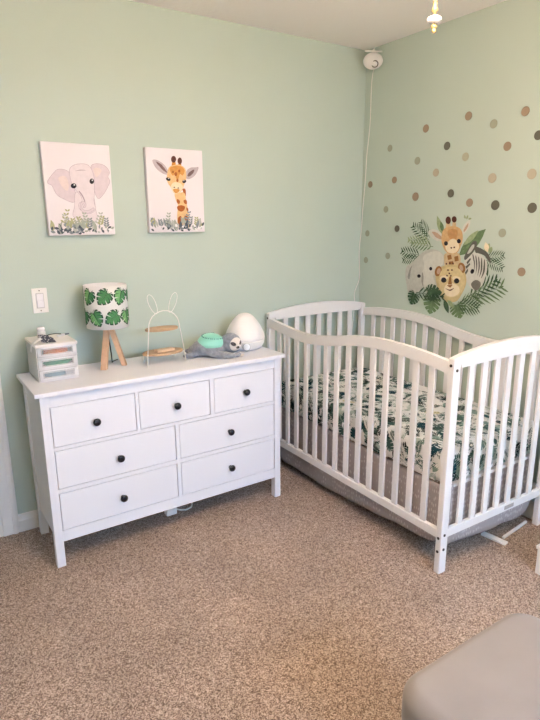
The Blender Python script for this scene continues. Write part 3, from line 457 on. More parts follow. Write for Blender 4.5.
# skirt hanging under the mattress
sk = thing('crib_skirt', 'pale grey patterned fabric skirt hanging below the crib mattress', 'bed skirt', crib_world(0, 0, 0), CA)
def skirt(a0, a1, ztop, hem, f, nrip, ph, corner):
    bm = bmesh.new(); nA, nZ = 90, 12; V = []
    for t in (0, .003):
        G = []
        for i in range(nA+1):
            s = i/nA; a = a0+(a1-a0)*s; row = []
            e0 = min(1, s*(a1-a0)/corner); e1 = min(1, (1-s)*(a1-a0)/corner)
            zb = hem(s)+.05*(1-math.sqrt(max(0, 1-(1-min(e0, e1))**2)))
            for j in range(nZ+1):
                q = j/nZ; z = ztop+(zb-ztop)*q
                row.append(bm.verts.new(f(a, (.004*math.sin(nrip*s+ph)+.003*math.sin(nrip*2.3*s))*q+t, z)))
            G.append(row)
        V.append(G)
    for i in range(nA):
        for j in range(nZ):
            bm.faces.new((V[0][i][j], V[0][i+1][j], V[0][i+1][j+1], V[0][i][j+1])); bm.faces.new((V[1][i][j], V[1][i][j+1], V[1][i+1][j+1], V[1][i+1][j]))
        for j, in ((0,), (nZ,)): bm.faces.new((V[0][i][j], V[1][i][j], V[1][i+1][j], V[0][i+1][j]))
    for i in (0, nA):
        for j in range(nZ): bm.faces.new((V[0][i][j], V[0][i][j+1], V[1][i][j+1], V[1][i][j]))
    return bm
finish('skirt_panel', skirt(.06, CL-.06, .376, lambda s: .082-.06*s+.008*math.sin(s*9), lambda a, n, z: (.052+n, a, z), 16, 0, .1), SKIRT, sk, True)
finish('skirt_panel', skirt(.06, CL-.06, .376, lambda s: .06, lambda a, n, z: (CW-.052-n, a, z), 16, 1, .1), SKIRT, sk, True)
finish('skirt_panel', skirt(.05, CW-.05, .376, lambda s: .082-.03*s+.006*math.sin(s*8)**2, lambda a, n, z: (a, .044+n, z), 9, 0, .06), SKIRT, sk, True)
finish('skirt_panel', skirt(.05, CW-.05, .376, lambda s: .05, lambda a, n, z: (a, CL-.055-n, z), 9, 2, .12), SKIRT, sk, True)

# boards lying under the crib
bm = bx(-.32, .13, -.012, .012, 0, .012, bev=.002)
o = finish('wooden_batten', bx(-.112, .112, -.006, .006, 0, .012, bev=.002), CRIBW); o.location = (-.180, -1.354, .001); o.rotation_euler = (0, 0, .107)
tag(o, 'long white strip lying on the carpet under the right end of the crib', 'board')
o = finish('wooden_board', bx(-.016, .016, -.06, .06, 0, .010, bev=.002), CRIBW); o.location = (-.33, -1.345, .001); o.rotation_euler = (0, 0, .12)
tag(o, 'short flat white board poking out from under the crib onto the carpet', 'board')

# ------------------------------------------------------------------ canvas prints
ART = {k: S('print_'+k, *v, rough=.8, spec=.1, var=w, vscale=55) for k, v, w in [
    ('lilac', (224, 211, 218), .05), ('lilacpale', (233, 223, 228), .04), ('lilacdark', (178, 160, 172), .08), ('peach', (232, 217, 216), .06), ('dark', (40, 38, 44), .05), ('white', (246, 244, 244), 0),
    ('gold', (230, 194, 144), .10), ('rust', (168, 96, 52), .15), ('greylilac', (196, 184, 190), .10), ('brownpink', (128, 104, 104), .2), ('ambr', (206, 140, 66), .1), ('umber', (92, 58, 50), .12),
    ('cream', (236, 222, 194), .05), ('orangetan', (214, 152, 84), .14), ('line', (182, 164, 178), .05),
    ('sl', (140, 148, 154), .15), ('sd', (88, 96, 106), .15), ('sg', (172, 178, 168), .12), ('so', (176, 176, 140), .1), ('sk', (188, 190, 186), .08),
    ('e_gry', (192, 193, 186), .08), ('e_lt', (208, 208, 200), .06), ('e_dk', (150, 150, 145), .1), ('z_dk', (98, 98, 92), .1), ('z_nose', (120, 117, 110), .1),
    ('d_tan', (206, 182, 144), .1), ('d_brn', (150, 106, 66), .12), ('d_pink', (188, 160, 140), .08), ('d_org', (206, 170, 126), .12), ('d_cor', (192, 146, 100), .15), ('d_yel', (200, 182, 136), .1), ('d_gold', (214, 196, 150), .1),
    ('lf_dk', (64, 88, 66), .2), ('lf_md', (104, 128, 94), .2), ('lf_lt', (152, 168, 132), .15), ('lf_ln', (150, 170, 140), .1)]}
CANV = S('canvas_white', 240, 234, 238, rough=.8, spec=.15, bump=.1, bscale=500)
def canvas(x0, z0, w, h, shapes, label, seed, part_name):
    rr = random.Random(seed)
    r = thing('canvas_print', label, 'picture', (x0, -.03, z0), 0, 'animal canvas prints on the wall')
    finish('canvas', bx(0, w, 0, .03, 0, h, bev=.002), CANV, r)
    polys = []; lay = 0
    for key, pts in shapes:
        p = cr(pts, 4); lay += 1
        if key in ('lilac', 'lilacpale', 'gold', 'greylilac') and part_name == 'elephant_artwork': polys.append((grow(p, .0015), 'line', lay)); lay += 1
        polys.append((p, key, lay))
    # eucalyptus sprigs along the bottom edge
    pl = []
    for i in range(34):
        x = rr.uniform(.012, w-.012); y = rr.uniform(.008, .03); hh = rr.uniform(.03, .085) if i % 3 == 0 else rr.uniform(.02, .05); an = rr.uniform(-.5, .5)
        key = rr.choice(['sl', 'sd', 'sg', 'sk', 'so', 'sl', 'sg'])
        if i % 3 == 0:
            for s in (.35, .55, .75, .95):
                for sd in (1, -1):
                    q = (x+math.sin(an)*hh*s, y+hh*s); ll = .02*(1.1-.4*s)
                    pl.append((leaf_shape(q, (q[0]+sd*ll*.75, q[1]+ll*.7), ll*.5), key))
            pl.append(([(x-.0006, y), (x+.0006, y), (x+math.sin(an)*hh, y+hh)], key))
        else: pl.append((leaf_shape((x, y), (x+math.sin(an*2)*hh*.6, y+hh), hh*.34), key))
    for i in range(46):
        x = rr.uniform(.01, w-.014); y = rr.uniform(.004, .03); a = rr.uniform(0, 2*PI); l = rr.uniform(.014, .026)
        pl.append((leaf_shape((x, y), (x+math.cos(a)*l, y+abs(math.sin(a))*l*.9), l*.5), rr.choice(['sd', 'sl', 'sg', 'white', 'sd', 'sk'])))
    for p, key in pl:
        if all(.002 < a < w-.002 and .002 < b for a, b in p): lay += .25; polys.append((p, key, lay))
    bm = bmesh.new(); slots = []
    paint(bm, polys, lambda a, b, l: (a, -.0006-l*.00006, b), slots)
    finish(part_name, bm, [ART[k] for k in slots], r, recalc=False)
canvas(-1.908, 1.408, .303, .401, ELEPHANT, 'canvas print of a pale baby elephant above grey leaves on the wall', 3, 'elephant_artwork')
canvas(-1.430, 1.413, .304, .401, GIRAFFE, 'canvas print of an orange baby giraffe above grey leaves on the wall', 5, 'giraffe_artwork')

# light switch
r = thing('light_switch', 'white rocker light switch plate on the wall above the plastic drawers', 'light switch', (-1.972, 0, 1.117))
finish('switch_plate', bx(-.034, .034, -.006, 0, -.057, .057, bev=.002), PLASW, r)
bm = bmesh.new(); box(bm, -.0175, .0175, -.0075, -.005, -.035, .035, bev=.001)
fr = finish('switch_surround', bm, S('switch_shadow', 205, 200, 200, rough=.4), r)
bm = bmesh.new(); box(bm, -.0145, .0145, -.012, -.006, -.031, .0, bev=.002); box(bm, -.0145, .0145, -.0088, -.006, .0, .031, bev=.001)
finish('rocker', bm, PORC, r)
for z in (.046, -.046): finish('screw', lathe(bmesh.new(), [(.003, 0), (.003, .0012), (.001, .0016)], (0, -.006, z), 10, 'y'), GREYK, r)

# ------------------------------------------------------------------ things on the dresser
T = DH
# three-drawer organiser
r = thing('drawer_organizer', 'small white plastic three-drawer organizer at the left end of the dresser', 'organizer', (-1.977, -.163, T))
hx, hy = .0845, .105
bm = bmesh.new()
for x in (-hx, hx-.004): box(bm, x, x+.004, -hy+.006, hy, 0, .15, bev=.001)
box(bm, -hx, hx, hy-.004, hy, 0, .15); 
for z in (0, .051, .102): box(bm, -hx, hx, -hy, hy, z, z+.005, bev=.001)
finish('casing', bm, FROST, r)
finish('lid', bx(-hx-.004, hx+.004, -hy-.004, hy+.002, .149, .163, bev=.004), PLASW, r)
for i, z in enumerate((.006, .057, .108)):
    z1 = z+.043
    bm = bmesh.new(); y0, y1 = -hy-.001, -hy+.003; X = hx-.005
    box(bm, -X, X, y0, y1, z, z+.009, bev=.001); box(bm, -X, X, y0, y1, z1-.008, z1, bev=.001); box(bm, -X, -X+.014, y0, y1, z, z1); box(bm, X-.014, X, y0, y1, z, z1)
    box(bm, -X, X, y0, hy-.008, z, z+.003)
    d = finish('drawer', bm, FROST, r)
    finish('drawer_window', bx(-X+.012, X-.012, y0+.001, y0+.003, z+.007, z1-.006), CLEAR, d)
    bm = bmesh.new()
    for a in ((-X+.016, X-.016, z+.011, z+.0125), (-X+.016, X-.016, z1-.0115, z1-.010)): box(bm, a[0], a[1], y0-.001, y0+.001, a[2], a[3])
    for xx in (-X+.016, X-.0175): box(bm, xx, xx+.0015, y0-.001, y0+.001, z+.011, z1-.010)
    finish('window_rim', bm, PLASW, d)
def lump(name, c, s, m, label, cat, seed, flat=1):
    rr = random.Random(seed); bm = bmesh.new(); bmesh.ops.create_icosphere(bm, subdivisions=3, radius=1)
    ph = [rr.uniform(0, 6) for _ in range(6)]
    for v in bm.verts:
        k = 1+.12*math.sin(3*v.co.x+ph[0])*math.sin(4*v.co.y+ph[1])+.08*math.sin(6*v.co.z+ph[2])
        z = v.co.z*k; z = max(z, -.8)
        v.co = Vector((v.co.x*k*s[0], v.co.y*k*s[1], (z+.8)*s[2]/1.8))
    o = finish(name, bm, m, None, True); o.location = c; return tag(o, label, cat)
lump('folded_cloth', (-1.975, -.235, T+.1115), (.05, .024, .027), S('orange_cloth', 222, 122, 66, rough=.8, var=.2), 'orange item seen through the top drawer of the plastic organizer', 'cloth', 1)
lump('folded_cloth', (-1.972, -.235, T+.0605), (.062, .024, .026), S('green_cloth', 98, 178, 138, rough=.8, var=.15), 'green item seen through the middle drawer of the plastic organizer', 'cloth', 2)
lump('folded_cloth', (-1.985, -.235, T+.0095), (.05, .024, .026), S('blue_cloth', 168, 196, 208, rough=.8, var=.15), 'pale blue item seen through the bottom drawer of the plastic organizer', 'cloth', 3)
o = finish('small_packet', bx(-.02, .02, -.012, .012, 0, .028, bev=.004), PORC); o.location = (-1.925, -.24, T+.0092)
tag(o, 'white packet at the right of the bottom plastic drawer', 'packet')
TL = T+.163
r = thing('lotion_bottle', 'small white round bottle standing on the plastic organizer', 'bottle', (-2.012, -.16, TL))
finish('bottle_body', lathe(bmesh.new(), [(.0165, 0), (.018, .003), (.018, .034), (.0165, .040)], (0, 0, 0), 24), PLASW, r, True)
finish('cap', lathe(bmesh.new(), [(.0165, .040), (.0165, .052), (.014, .056)], (0, 0, 0), 24), PORC, r, True)
def checker():
    m = bpy.data.materials.new('patterned_cloth'); m.use_nodes = True; nt = m.node_tree; b = nt.nodes['Principled BSDF']; b.inputs['Roughness'].default_value = .9
    tc = nt.nodes.new('ShaderNodeTexCoord'); c = nt.nodes.new('ShaderNodeTexVoronoi'); c.inputs['Scale'].default_value = 110
    nt.links.new(tc.outputs['Object'], c.inputs['Vector'])
    rp = nt.nodes.new('ShaderNodeValToRGB'); rp.color_ramp.elements[0].color = (*srgb(225, 225, 228), 1); rp.color_ramp.elements[1].color = (*srgb(66, 70, 84), 1)
    rp.color_ramp.elements[0].position = .25; rp.color_ramp.elements[1].position = .4
    nt.links.new(c.outputs['Distance'], rp.inputs['Fac']); nt.links.new(rp.outputs['Color'], b.inputs['Base Color']); return m
r = thing('patterned_cloth', 'small dark grey speckled cloth with a white strap on the organizer lid', 'cloth', (-2.008, -.225, TL))
bm = bmesh.new()
strip_solid(bm, [(-.026, .030), (-.008, .030), (.012, .018), (.028, -.002)], [(-.022, -.02), (0, -.026), (.014, -.027), (.034, -.028)], lambda a, b, t: (a, b, t+.002*math.sin(a*90)**2+max(0, (b+.03))*.42), 0, .004)
cl = finish('cloth', bm, checker(), r)
bm = bmesh.new(); sp = [((-.020, .012, .020), (-.018, -.006, .014)), ((-.038, .004, .016), (-.034, -.016, .012)), ((-.058, -.010, .006), (-.054, -.032, .006)), ((-.068, -.018, -.004), (-.066, -.038, -.004)), ((-.072, -.022, -.026), (-.070, -.036, -.030))]
SV = [[bm.verts.new(Vector(p)+Vector((0, 0, dz))) for p in pr] for dz in (0, .003) for pr in sp]
for k in range(4):
    for o_ in (0, 5): bm.faces.new((SV[o_+k][0], SV[o_+k+1][0], SV[o_+k+1][1], SV[o_+k][1]))
    for e_ in (0, 1): bm.faces.new((SV[k][e_], SV[k+1][e_], SV[k+6][e_], SV[k+5][e_]))
for k in (0, 4): bm.faces.new((SV[k][0], SV[k][1], SV[k+5][1], SV[k+5][0]))
finish('strap', bm, S('strap_white', 236, 234, 236, rough=.7), r)
r = thing('thermometer', 'silver and dark grey thermometer lying at the right of the organizer lid', 'thermometer', (-1.915, -.12, TL), .5)
finish('thermometer_body', bx(-.03, .012, -.006, .006, 0, .009, bev=.003), PORC, r)
finish('thermometer_tip', bx(.012, .038, -.005, .005, .001, .008, bev=.003), S('slate_plastic', 92, 100, 112, rough=.35), r)
o = finish('wire_loop', tube(bmesh.new(), [(-.035, 0, .002), (-.015, .008, .004), (.01, .01, .006), (.03, .0, .004), (.034, -.012, .002)], .0018), BLACK, None, True); o.location = (-1.945, -.085, TL)
tag(o, 'thin black wire lying at the back of the organizer lid', 'wire')

# lamp
LX, LY = -1.712, -.15
r = thing('table_lamp', 'table lamp with wooden tripod legs and a green leaf drum shade', 'lamp', (LX, LY, T))
feet = [(-.052, -.06), (.055, -.032), (-.012, .065)]
for fx, fy in feet:
    a = Vector((fx*.12, fy*.12, .20)); b = Vector((fx, fy, 0)); dr = (a-b).normalized(); s = dr.cross(Vector((fx, fy, 0))).normalized(); q = dr.cross(s)
    bm = bmesh.new(); V = []
    for p in (b, a):
        ww = .0135 if p is b else .011
        V.append([bm.verts.new((p+s*i*ww+q*j*.011) if p is a else Vector(((p+s*i*ww+q*j*.011).x, (p+s*i*ww+q*j*.011).y, 0))) for i, j in ((-1, -1), (1, -1), (1, 1), (-1, 1))])
    for k in range(4): bm.faces.new((V[0][k], V[0][(k+1) % 4], V[1][(k+1) % 4], V[1][k]))
    bm.faces.new(V[0]); bm.faces.new(V[1]); finish('leg', bm, WOOD, r)
finish('lamp_holder', lathe(bmesh.new(), [(.013, .185), (.018, .19), (.018, .235), (.014, .24)], (0, 0, 0), 20), BLACK, r, True)
finish('bulb', lathe(bmesh.new(), [(.012, .24), (.016, .255), (.028, .285), (.028, .30), (.018, .318), (.004, .324)], (0, 0, 0), 20), PORC, r, True)
finish('cord', tube(bmesh.new(), [(0, .012, .19), (.006, .018, .12), (.012, .022, .05), (.016, .03, .006), (.03, .06, .004), (.06, .082, .004)], .0028), BLACK, r, True)
SZ0, SZ1, R0, R1 = .189, .385, .096, .0975
SHADE = S('shade_fabric', 238, 236, 234, rough=.85, spec=.1, bump=.08, bscale=400)
bm = bmesh.new(); n = 64; rg = []
for rr_, z in ((R0, SZ0), (R1, SZ1), (R1-.003, SZ1), (R0-.003, SZ0)): rg.append([bm.verts.new((rr_*math.cos(2*PI*k/n), rr_*math.sin(2*PI*k/n), z)) for k in range(n)])
for i in range(4):
    for k in range(n): bm.faces.new((rg[i][k], rg[i][(k+1) % n], rg[(i+1) % 4][(k+1) % n], rg[(i+1) % 4][k]))
sh = finish('lamp_shade', bm, SHADE, r, True)
bm = bmesh.new()
for k in range(3):
    a = 2*PI*k/3+.4; tube(bm, [(.018*math.cos(a), .018*math.sin(a), .238), (.094*math.cos(a), .094*math.sin(a), SZ0+.008)], .0015, 6)
finish('shade_ring', bm, WIRE, sh)
slots = []; polys = []
lpos = [(-122, .316, 72, 9), (-70, .333, 96, 1), (-28, .30, 78, 1), (-160, .352, 100, 1), (-100, .258, 60, 1), (-50, .248, 100, 1), (-10, .245, 95, 1), (-148, .262, 75, 1), (20, .32, 80, 1), (60, .26, 90, 1), (60, .345, 80, 1), (100, .30, 60, 1), (140, .34, 85, 1), (140, .25, 95, 1), (178, .30, 80, 1), (-85, .20, 90, 1)]
# two staggered rows of leaves right round the drum; arc length a = angle * radius
G1, G2, G3 = S('shade_leaf_dark', 32, 72, 52, rough=.8), S('shade_leaf_green', 72, 134, 84, rough=.8), S('shade_leaf_light', 122, 178, 116, rough=.8)
LM = {'d': G1, 'g': G2, 'l': G3}
rl = random.Random(11)
for row, zc in ((0, .337), (1, .242)):
    for k in range(8):
        a = (math.radians(-112+45*k+row*20))*R1; an = (-2.3, -1.9, -1.1, -2.6, -1.4, -2.2, -1.0, -2.0)[(k+3*row) % 8]
        l = .078; b = (a-math.cos(an)*l*.45, zc-math.sin(an)*l*.45); t = (a+math.cos(an)*l*.55, zc+math.sin(an)*l*.55)
        polys.append((monstera(b, t, .074, 5), 'd', 0))
        cc = (a, zc); sc = .80
        m2 = [(cc[0]+(x-cc[0])*sc, cc[1]+(y-cc[1])*sc) for x, y in monstera(b, t, .074, 5)]
        h = len(m2)//2
        polys.append((m2[:h+1], 'g', 1)); polys.append((m2[h:], 'l' if k % 2 else 'g', 1))
        nx, ny = -math.sin(an), math.cos(an)
        polys.append(([(b[0]-nx*.0009, b[1]-ny*.0009), (b[0]+nx*.0009, b[1]+ny*.0009), t], 'l' if k % 2 == 0 else 'd', 2))
polys = [([(x, min(max(y, SZ0+.002), SZ1-.002)) for x, y in p], k, l) for p, k, l in polys]
bm = bmesh.new()
def shade_pt(a, b, l):
    th = a/R1; R = R0+(R1-R0)*(b-SZ0)/(SZ1-SZ0)+.0014+.0003*l; return (R*math.cos(th), R*math.sin(th), b)
# cut the leaves into narrow vertical bands so they follow the curve of the drum
for pts, key, lay in polys:
    tb = bmesh.new()
    try: tb.faces.new([tb.verts.new((x, y, 0)) for x, y in pts])
    except ValueError: tb.free(); continue
    x0 = min(p[0] for p in pts); x1 = max(p[0] for p in pts); x = math.floor(x0/.006)*.006
    while x < x1:
        bmesh.ops.bisect_plane(tb, geom=tb.verts[:]+tb.edges[:]+tb.faces[:], plane_co=(x, 0, 0), plane_no=(1, 0, 0)); x += .006
    if key not in slots: slots.append(key)
    vm = {v: bm.verts.new(shade_pt(v.co.x, v.co.y, lay)) for v in tb.verts}
    for f in tb.faces:
        try: bm.faces.new([vm[v] for v in f.verts]).material_index = slots.index(key)
        except ValueError: pass
    tb.free()
finish('leaf_print', bm, [LM[k] for k in slots], sh, recalc=False)

# bunny-eared wire shelf
BX, BY = -1.482, -.225
r = thing('bunny_shelf', 'white wire bunny-ear stand with two round wooden shelves on the dresser', 'shelf', (BX, BY, T), .04)
bm = bmesh.new()
def archpts(y, k=1):
    P = [(-.103, y-.012, .002), (-.093, y-.006, .09), (-.082, y, .17)]
    for i in range(1, 12):
        a = PI-PI*i/12; P.append((.079*math.cos(a)-.003, y, .182+.076*math.sin(a)))
    return P+[(.078, y, .17), (.09, y-.004, .09), (.1, y-.008, .002)]
tube(bm, archpts(-.048), .0028, 8)
for sx in (-1, 1):
    base = Vector((sx*.034-.004, -.048, .246)); tip = Vector((sx*.069-.004, -.048, .338)); ax = (tip-base); nn = Vector((-ax.z, 0, ax.x)).normalized()
    tube(bm, [base+ax*(.5-.5*math.cos(2*PI*i/24))+nn*.017*math.sin(2*PI*i/24)*(1-.15*math.cos(2*PI*i/24)) for i in range(24)], .0016, 6, True)
frm = finish('wire_frame', bm, WIRE, r, True)
for xa in (-.080, .088):
    finish('wire_brace', tube(bmesh.new(), [(xa, .042, .002), (xa*.98, .036, .046)], .0022, 6), WIRE, r, True)
for z, R in ((.043, .104), (.158, .084)):
    bm = lathe(bmesh.new(), [(R-.002, 0), (R, .002), (R, .009), (R-.002, .011)], (.006, 0, z), 40); 
    for v in bm.verts: v.co.y *= .56
    finish('shelf_board', bm, WOODD, r)
o = finish('wooden_plaque', bx(-.047, .047, -.018, .018, 0, .012, bev=.002), S('light_wood', 222, 192, 160, rough=.5, var=.08)); o.location = (BX+.01, BY-.012, T+.0545); o.rotation_euler = (0, 0, .12)
tag(o, 'small pale wooden block lying on the lower shelf of the bunny stand', 'block')

# sloth night light
r = thing('sloth_plush', 'grey plush sloth lying on the dresser with an aqua dome on its back', 'plush toy', (-1.215, -.255, T))
bm = bmesh.new()
def blob(c, s, rz=0):
    q = bmesh.ops.create_icosphere(bm, subdivisions=3, radius=1); M = Matrix.Translation(c) @ Matrix.Rotation(rz, 4, 'Z') @ Matrix.Diagonal((*s, 1))
    bmesh.ops.transform(bm, matrix=M, verts=q['verts'])
A0 = -.42
def B(al, si, z): return Vector((al*math.cos(A0)-si*math.sin(A0), al*math.sin(A0)+si*math.cos(A0), z))
blob(B(-.02, 0, .045), (.092, .068, .046), A0)       # trunk
blob(B(-.075, .012, .03), (.055, .05, .03), A0)       # rump
blob(B(.088, .0, .062), (.054, .055, .053), A0)       # head
blob(B(-.105, .045, .016), (.045, .02, .016), A0+2.7); blob(B(-.115, -.035, .015), (.045, .02, .015), A0+.4)   # hind legs
blob(B(.03, -.062, .018), (.062, .022, .018), A0-.15); blob(B(.075, -.078, .014), (.034, .018, .014), A0+.25)   # near arm
blob(B(.06, .055, .018), (.062, .022, .018), A0+.3); blob(B(.11, .06, .013), (.03, .017, .013), A0-.1)
blob(B(.115, -.055, .012), (.03, .018, .012), A0+.9)
body = finish('body', bm, PLUSH, r, True)
md = body.modifiers.new('remesh', 'REMESH'); md.mode = 'VOXEL'; md.voxel_size = .004; md.use_smooth_shade = True
md2 = body.modifiers.new('smooth', 'SMOOTH'); md2.factor = .6; md2.iterations = 6
dg = bpy.context.evaluated_depsgraph_get(); ev = body.evaluated_get(dg); me = bpy.data.meshes.new_from_object(ev)
body.modifiers.clear(); body.data = me
for v in me.vertices: v.co.z = max(v.co.z, 0.0005)
for p in me.polygons: p.use_smooth = True
# dome
bm = bmesh.new(); prof = [(.07*math.cos(a*PI/20), .05*math.sin(a*PI/20)) for a in range(10)]+[(.001, .05)]
lathe(bm, [(.07, -.012)]+prof, B(-.012, 0, .066), 32); dome = finish('dome', bm, AQUA, r, True)
bm = bmesh.new()
for k in range(34):
    el = .42+.85*((k*.618) % 1); az = k*2.4; dv = Vector((.07*math.cos(el)*math.cos(az), .07*math.cos(el)*math.sin(az), .05*math.sin(el)))
    q = bmesh.ops.create_icosphere(bm, subdivisions=1, radius=.0032); bmesh.ops.translate(bm, vec=B(-.012, 0, .066)+dv, verts=q['verts'])
finish('light_hole', bm, AQUAD, dome)
# face looks out to the right and down toward the room
hc = B(.088, 0, .062); fd = Vector((.12, -.98, -.08)).normalized(); fr_ = Vector((-fd.y, fd.x, 0)).normalized(); fu = fr_.cross(fd)*1
if fu.z < 0: fu = -fu
def face_ell(cx, cz, a, b, depth, m, name, rot=0):
    bm = bmesh.new(); q = bmesh.ops.create_icosphere(bm, subdivisions=3, radius=1)
    c, s = math.cos(rot), math.sin(rot)
    for v in bm.verts:
        x, z, d = v.co.x*a, v.co.z*b, v.co.y*depth[1]; x, z = x*c-z*s+cx, x*s+z*c+cz
        rr2 = (x/.054)**2+(z/.054)**2; base = .054*math.sqrt(max(.02, 1-min(rr2, .98)))
        v.co = hc+fr_*x+fu*z+fd*(base+depth[0]+d)
    finish(name, bm, m, r, True)
face_ell(.002, .002, .040, .036, (-.002, .007), PLUSHW, 'face')
face_ell(-.020, .009, .014, .0095, (.003, .004), PLUSHD, 'eye_patch', -.45); face_ell(.024, .009, .014, .0095, (.002, .004), PLUSHD, 'eye_patch', .45)
face_ell(-.016, .010, .0042, .0042, (.006, .003), BLACK, 'eye'); face_ell(.021, .010, .0042, .0042, (.005, .003), BLACK, 'eye')
face_ell(.003, -.010, .0105, .0075, (.006, .006), BLACK, 'nose')
bm = bmesh.new()
for i, (al, si) in enumerate(((.136, -.062), (.142, -.05), (.146, -.038))):
    q = bmesh.ops.create_icosphere(bm, subdivisions=2, radius=.006); bmesh.ops.transform(bm, matrix=Matrix.Translation(B(al, si, .007)) @ Matrix.Diagonal((1.3, .8, .9, 1)), verts=q['verts'])
finish('claw', bm, PLUSHW, r, True)

# humidifier
HX, HY = -.985, -.185
r = thing('humidifier', 'white egg-shaped humidifier at the right end of the dresser', 'humidifier', (HX, HY, T))
finish('base_unit', lathe(bmesh.new(), [(.078, 0), (.088, .004), (.101, .026), (.1055, .044), (.1055, .049)], (0, 0, 0), 48), PLASW, r, True)
prof = [(.1055, .051), (.1065, .058), (.104, .075), (.097, .095), (.083, .123), (.066, .148), (.049, .168), (.033, .181), (.018, .187), (.004, .188)]
finish('water_tank', lathe(bmesh.new(), prof, (0, 0, 0), 48), S('tank_plastic', 246, 242, 242, rough=.3), r, True)
kd = Vector((-.45, -.9, 0)).normalized()
bm = bmesh.new(); lathe(bm, [(.0175, -.006), (.0175, .010), (.0155, .013), (.004, .014)], (0, 0, 0), 24, 'y')
k = finish('dial', bm, S('dial_white', 250, 250, 252, rough=.25), r, True); k.location = (kd.x*.099, kd.y*.099, .024); k.rotation_euler = (0, 0, math.atan2(kd.x, -kd.y)*1)
lathe(bm := bmesh.new(), [(.0215, -.006), (.0215, .004), (.0185, .006), (.0185, .0)], (0, 0, 0), 28, 'y')
k3 = finish('dial_ring', bm, S('ring_grey', 196, 190, 188, rough=.4), r, True); k3.location = k.location; k3.rotation_euler = k.rotation_euler
bm = bmesh.new()
for i in range(3): lathe(bm, [(.002, 0), (.002, .002), (.001, .003)], (.024+.011*i, .0, .012), 8, 'y')
k2 = finish('indicator', bm, GREYK, r); k2.location = (kd.x*.100, kd.y*.100, .024); k2.rotation_euler = (0, 0, math.atan2(kd.x, -kd.y)+.25)

# ------------------------------------------------------------------ wall decals
dec = thing('wall_decal', 'large wall decal of a giraffe, elephant, lion cub and zebra among leaves', 'decal', (0, -.72, 1.2))
def wall_pt(a, b, l): return (-.0007-l*.00004, a, b)
parts = {'foliage': [], 'elephant': [], 'zebra': [], 'giraffe': [], 'lion_cub': []}
lay = 0
for kind, key, b, t, w in DLEAF:
    lay += 1; front = lay > 21
    if kind == 'leaf':
        pp = [(leaf_shape(b, t, w), key), ([(b[0], b[1]-.0006), (b[0], b[1]+.0006), t], 'lf_ln')]
    elif kind == 'frond': pp = [(x, key) for x in frond(b, t, w*1.6, 7, .36)]
    else:
        ll = math.hypot(t[0]-b[0], t[1]-b[1]); pp = [(monstera(b, t, w, 6), key), ([(b[0]-.0007, b[1]), (b[0]+.0007, b[1]), t], 'lf_ln')]
    for p, k in pp: parts['foliage'].append((p, k, (60 if front else 0)+lay*.5+(.3 if k == 'lf_ln' else 0)))
for i, (part, key, pts) in enumerate(DECAL):
    parts[part].append((cr(pts, 4) if len(pts) > 4 or key not in ('z_dk', 'd_brn') else pts, key, 16+i*.35))
for nm, pl in parts.items():
    bm = bmesh.new(); slots = []; paint(bm, pl, wall_pt, slots)
    finish(nm, bm, [ART[k] for k in slots], dec, recalc=False)
DC = {'b': S('dot_brown', 152, 134, 114, rough=.7), 'd': S('dot_charcoal', 98, 96, 84, rough=.7), 'g': S('dot_grey', 160, 164, 146, rough=.7), 't': S('dot_tan', 180, 172, 152, rough=.7), 'l': S('dot_light', 176, 176, 154, rough=.7)}
DOTS = [(-.49, 1.947, 'b', 'brown dot decal high up, left-most dot of the top row'), (-.763, 1.971, 'b', 'tan-brown dot decal, second dot of the top row'),
 (-.913, 1.914, 'g', 'grey dot decal between the two highest brown dots at right'), (-1.076, 1.946, 'b', 'brown dot decal nearest the top right of the picture'),
 (-1.152, 1.834, 'd', 'charcoal dot decal cut by the right picture edge'), (-.226, 1.873, 'g', 'grey dot decal high near the room corner beside the cable'),
 (-.641, 1.842, 'd', 'charcoal dot decal, highest dark dot left of centre'), (-.999, 1.803, 'b', 'brown dot decal left of the charcoal edge dot'),
 (-.442, 1.785, 'g', 'small grey dot decal left of and below the highest charcoal dot'), (-.763, 1.777, 'l', 'pale grey dot decal right of and below the highest charcoal dot'),
 (-.578, 1.713, 't', 'faint tan dot decal in the middle above the charcoal dot over the giraffe'), (-.931, 1.663, 't', 'pale tan dot decal large and faint at right of centre'),
 (-1.139, 1.668, 't', 'pale tan dot decal near the right edge above the biggest charcoal dot'), (-.072, 1.679, 'b', 'small brown dot decal almost touching the corner cable'),
 (-.273, 1.693, 'b', 'brown dot decal second from the corner cable in its row'), (-.442, 1.593, 'b', 'large brown dot decal up and left of the giraffe'),
 (-.686, 1.601, 'd', 'charcoal dot decal directly above the giraffe horns'), (-.809, 1.55, 'b', 'brown dot decal just right of the giraffe horns'),
 (-.961, 1.534, 'd', 'charcoal dot decal right of the giraffe, left of the biggest charcoal dot'), (-1.158, 1.517, 'd', 'biggest charcoal dot decal near the right edge'),
 (-.214, 1.528, 'g', 'grey dot decal left of the animals, above the charcoal dot'), (-.061, 1.385, 'g', 'faint grey dot decal beside the lower corner cable'),
 (-.312, 1.416, 'd', 'charcoal dot decal left of the animal decal leaves'), (-1.014, 1.401, 'g', 'grey dot decal right of the zebra top leaf'),
 (-.056, 1.219, 'g', 'grey dot decal lowest near the corner, above the crib'), (-.246, 1.254, 'g', 'pale grey dot decal left of the elephant decal'),
 (-1.137, 1.22, 'b', 'brown dot decal lowest at right of the zebra')]
for y, z, k, lab in DOTS:
    R = .0235 if 'big' in lab or 'large' in lab else .021 if y < -.4 else .0195
    o = finish('dot_decal', lathe(bmesh.new(), [(R, 0), (R, .0008), (R-.0004, .001)], (0, 0, 0), 28, 'x'), DC[k]); o.location = (0, y, z)
    tag(o, lab, 'decal', 'dot decals on the right wall')

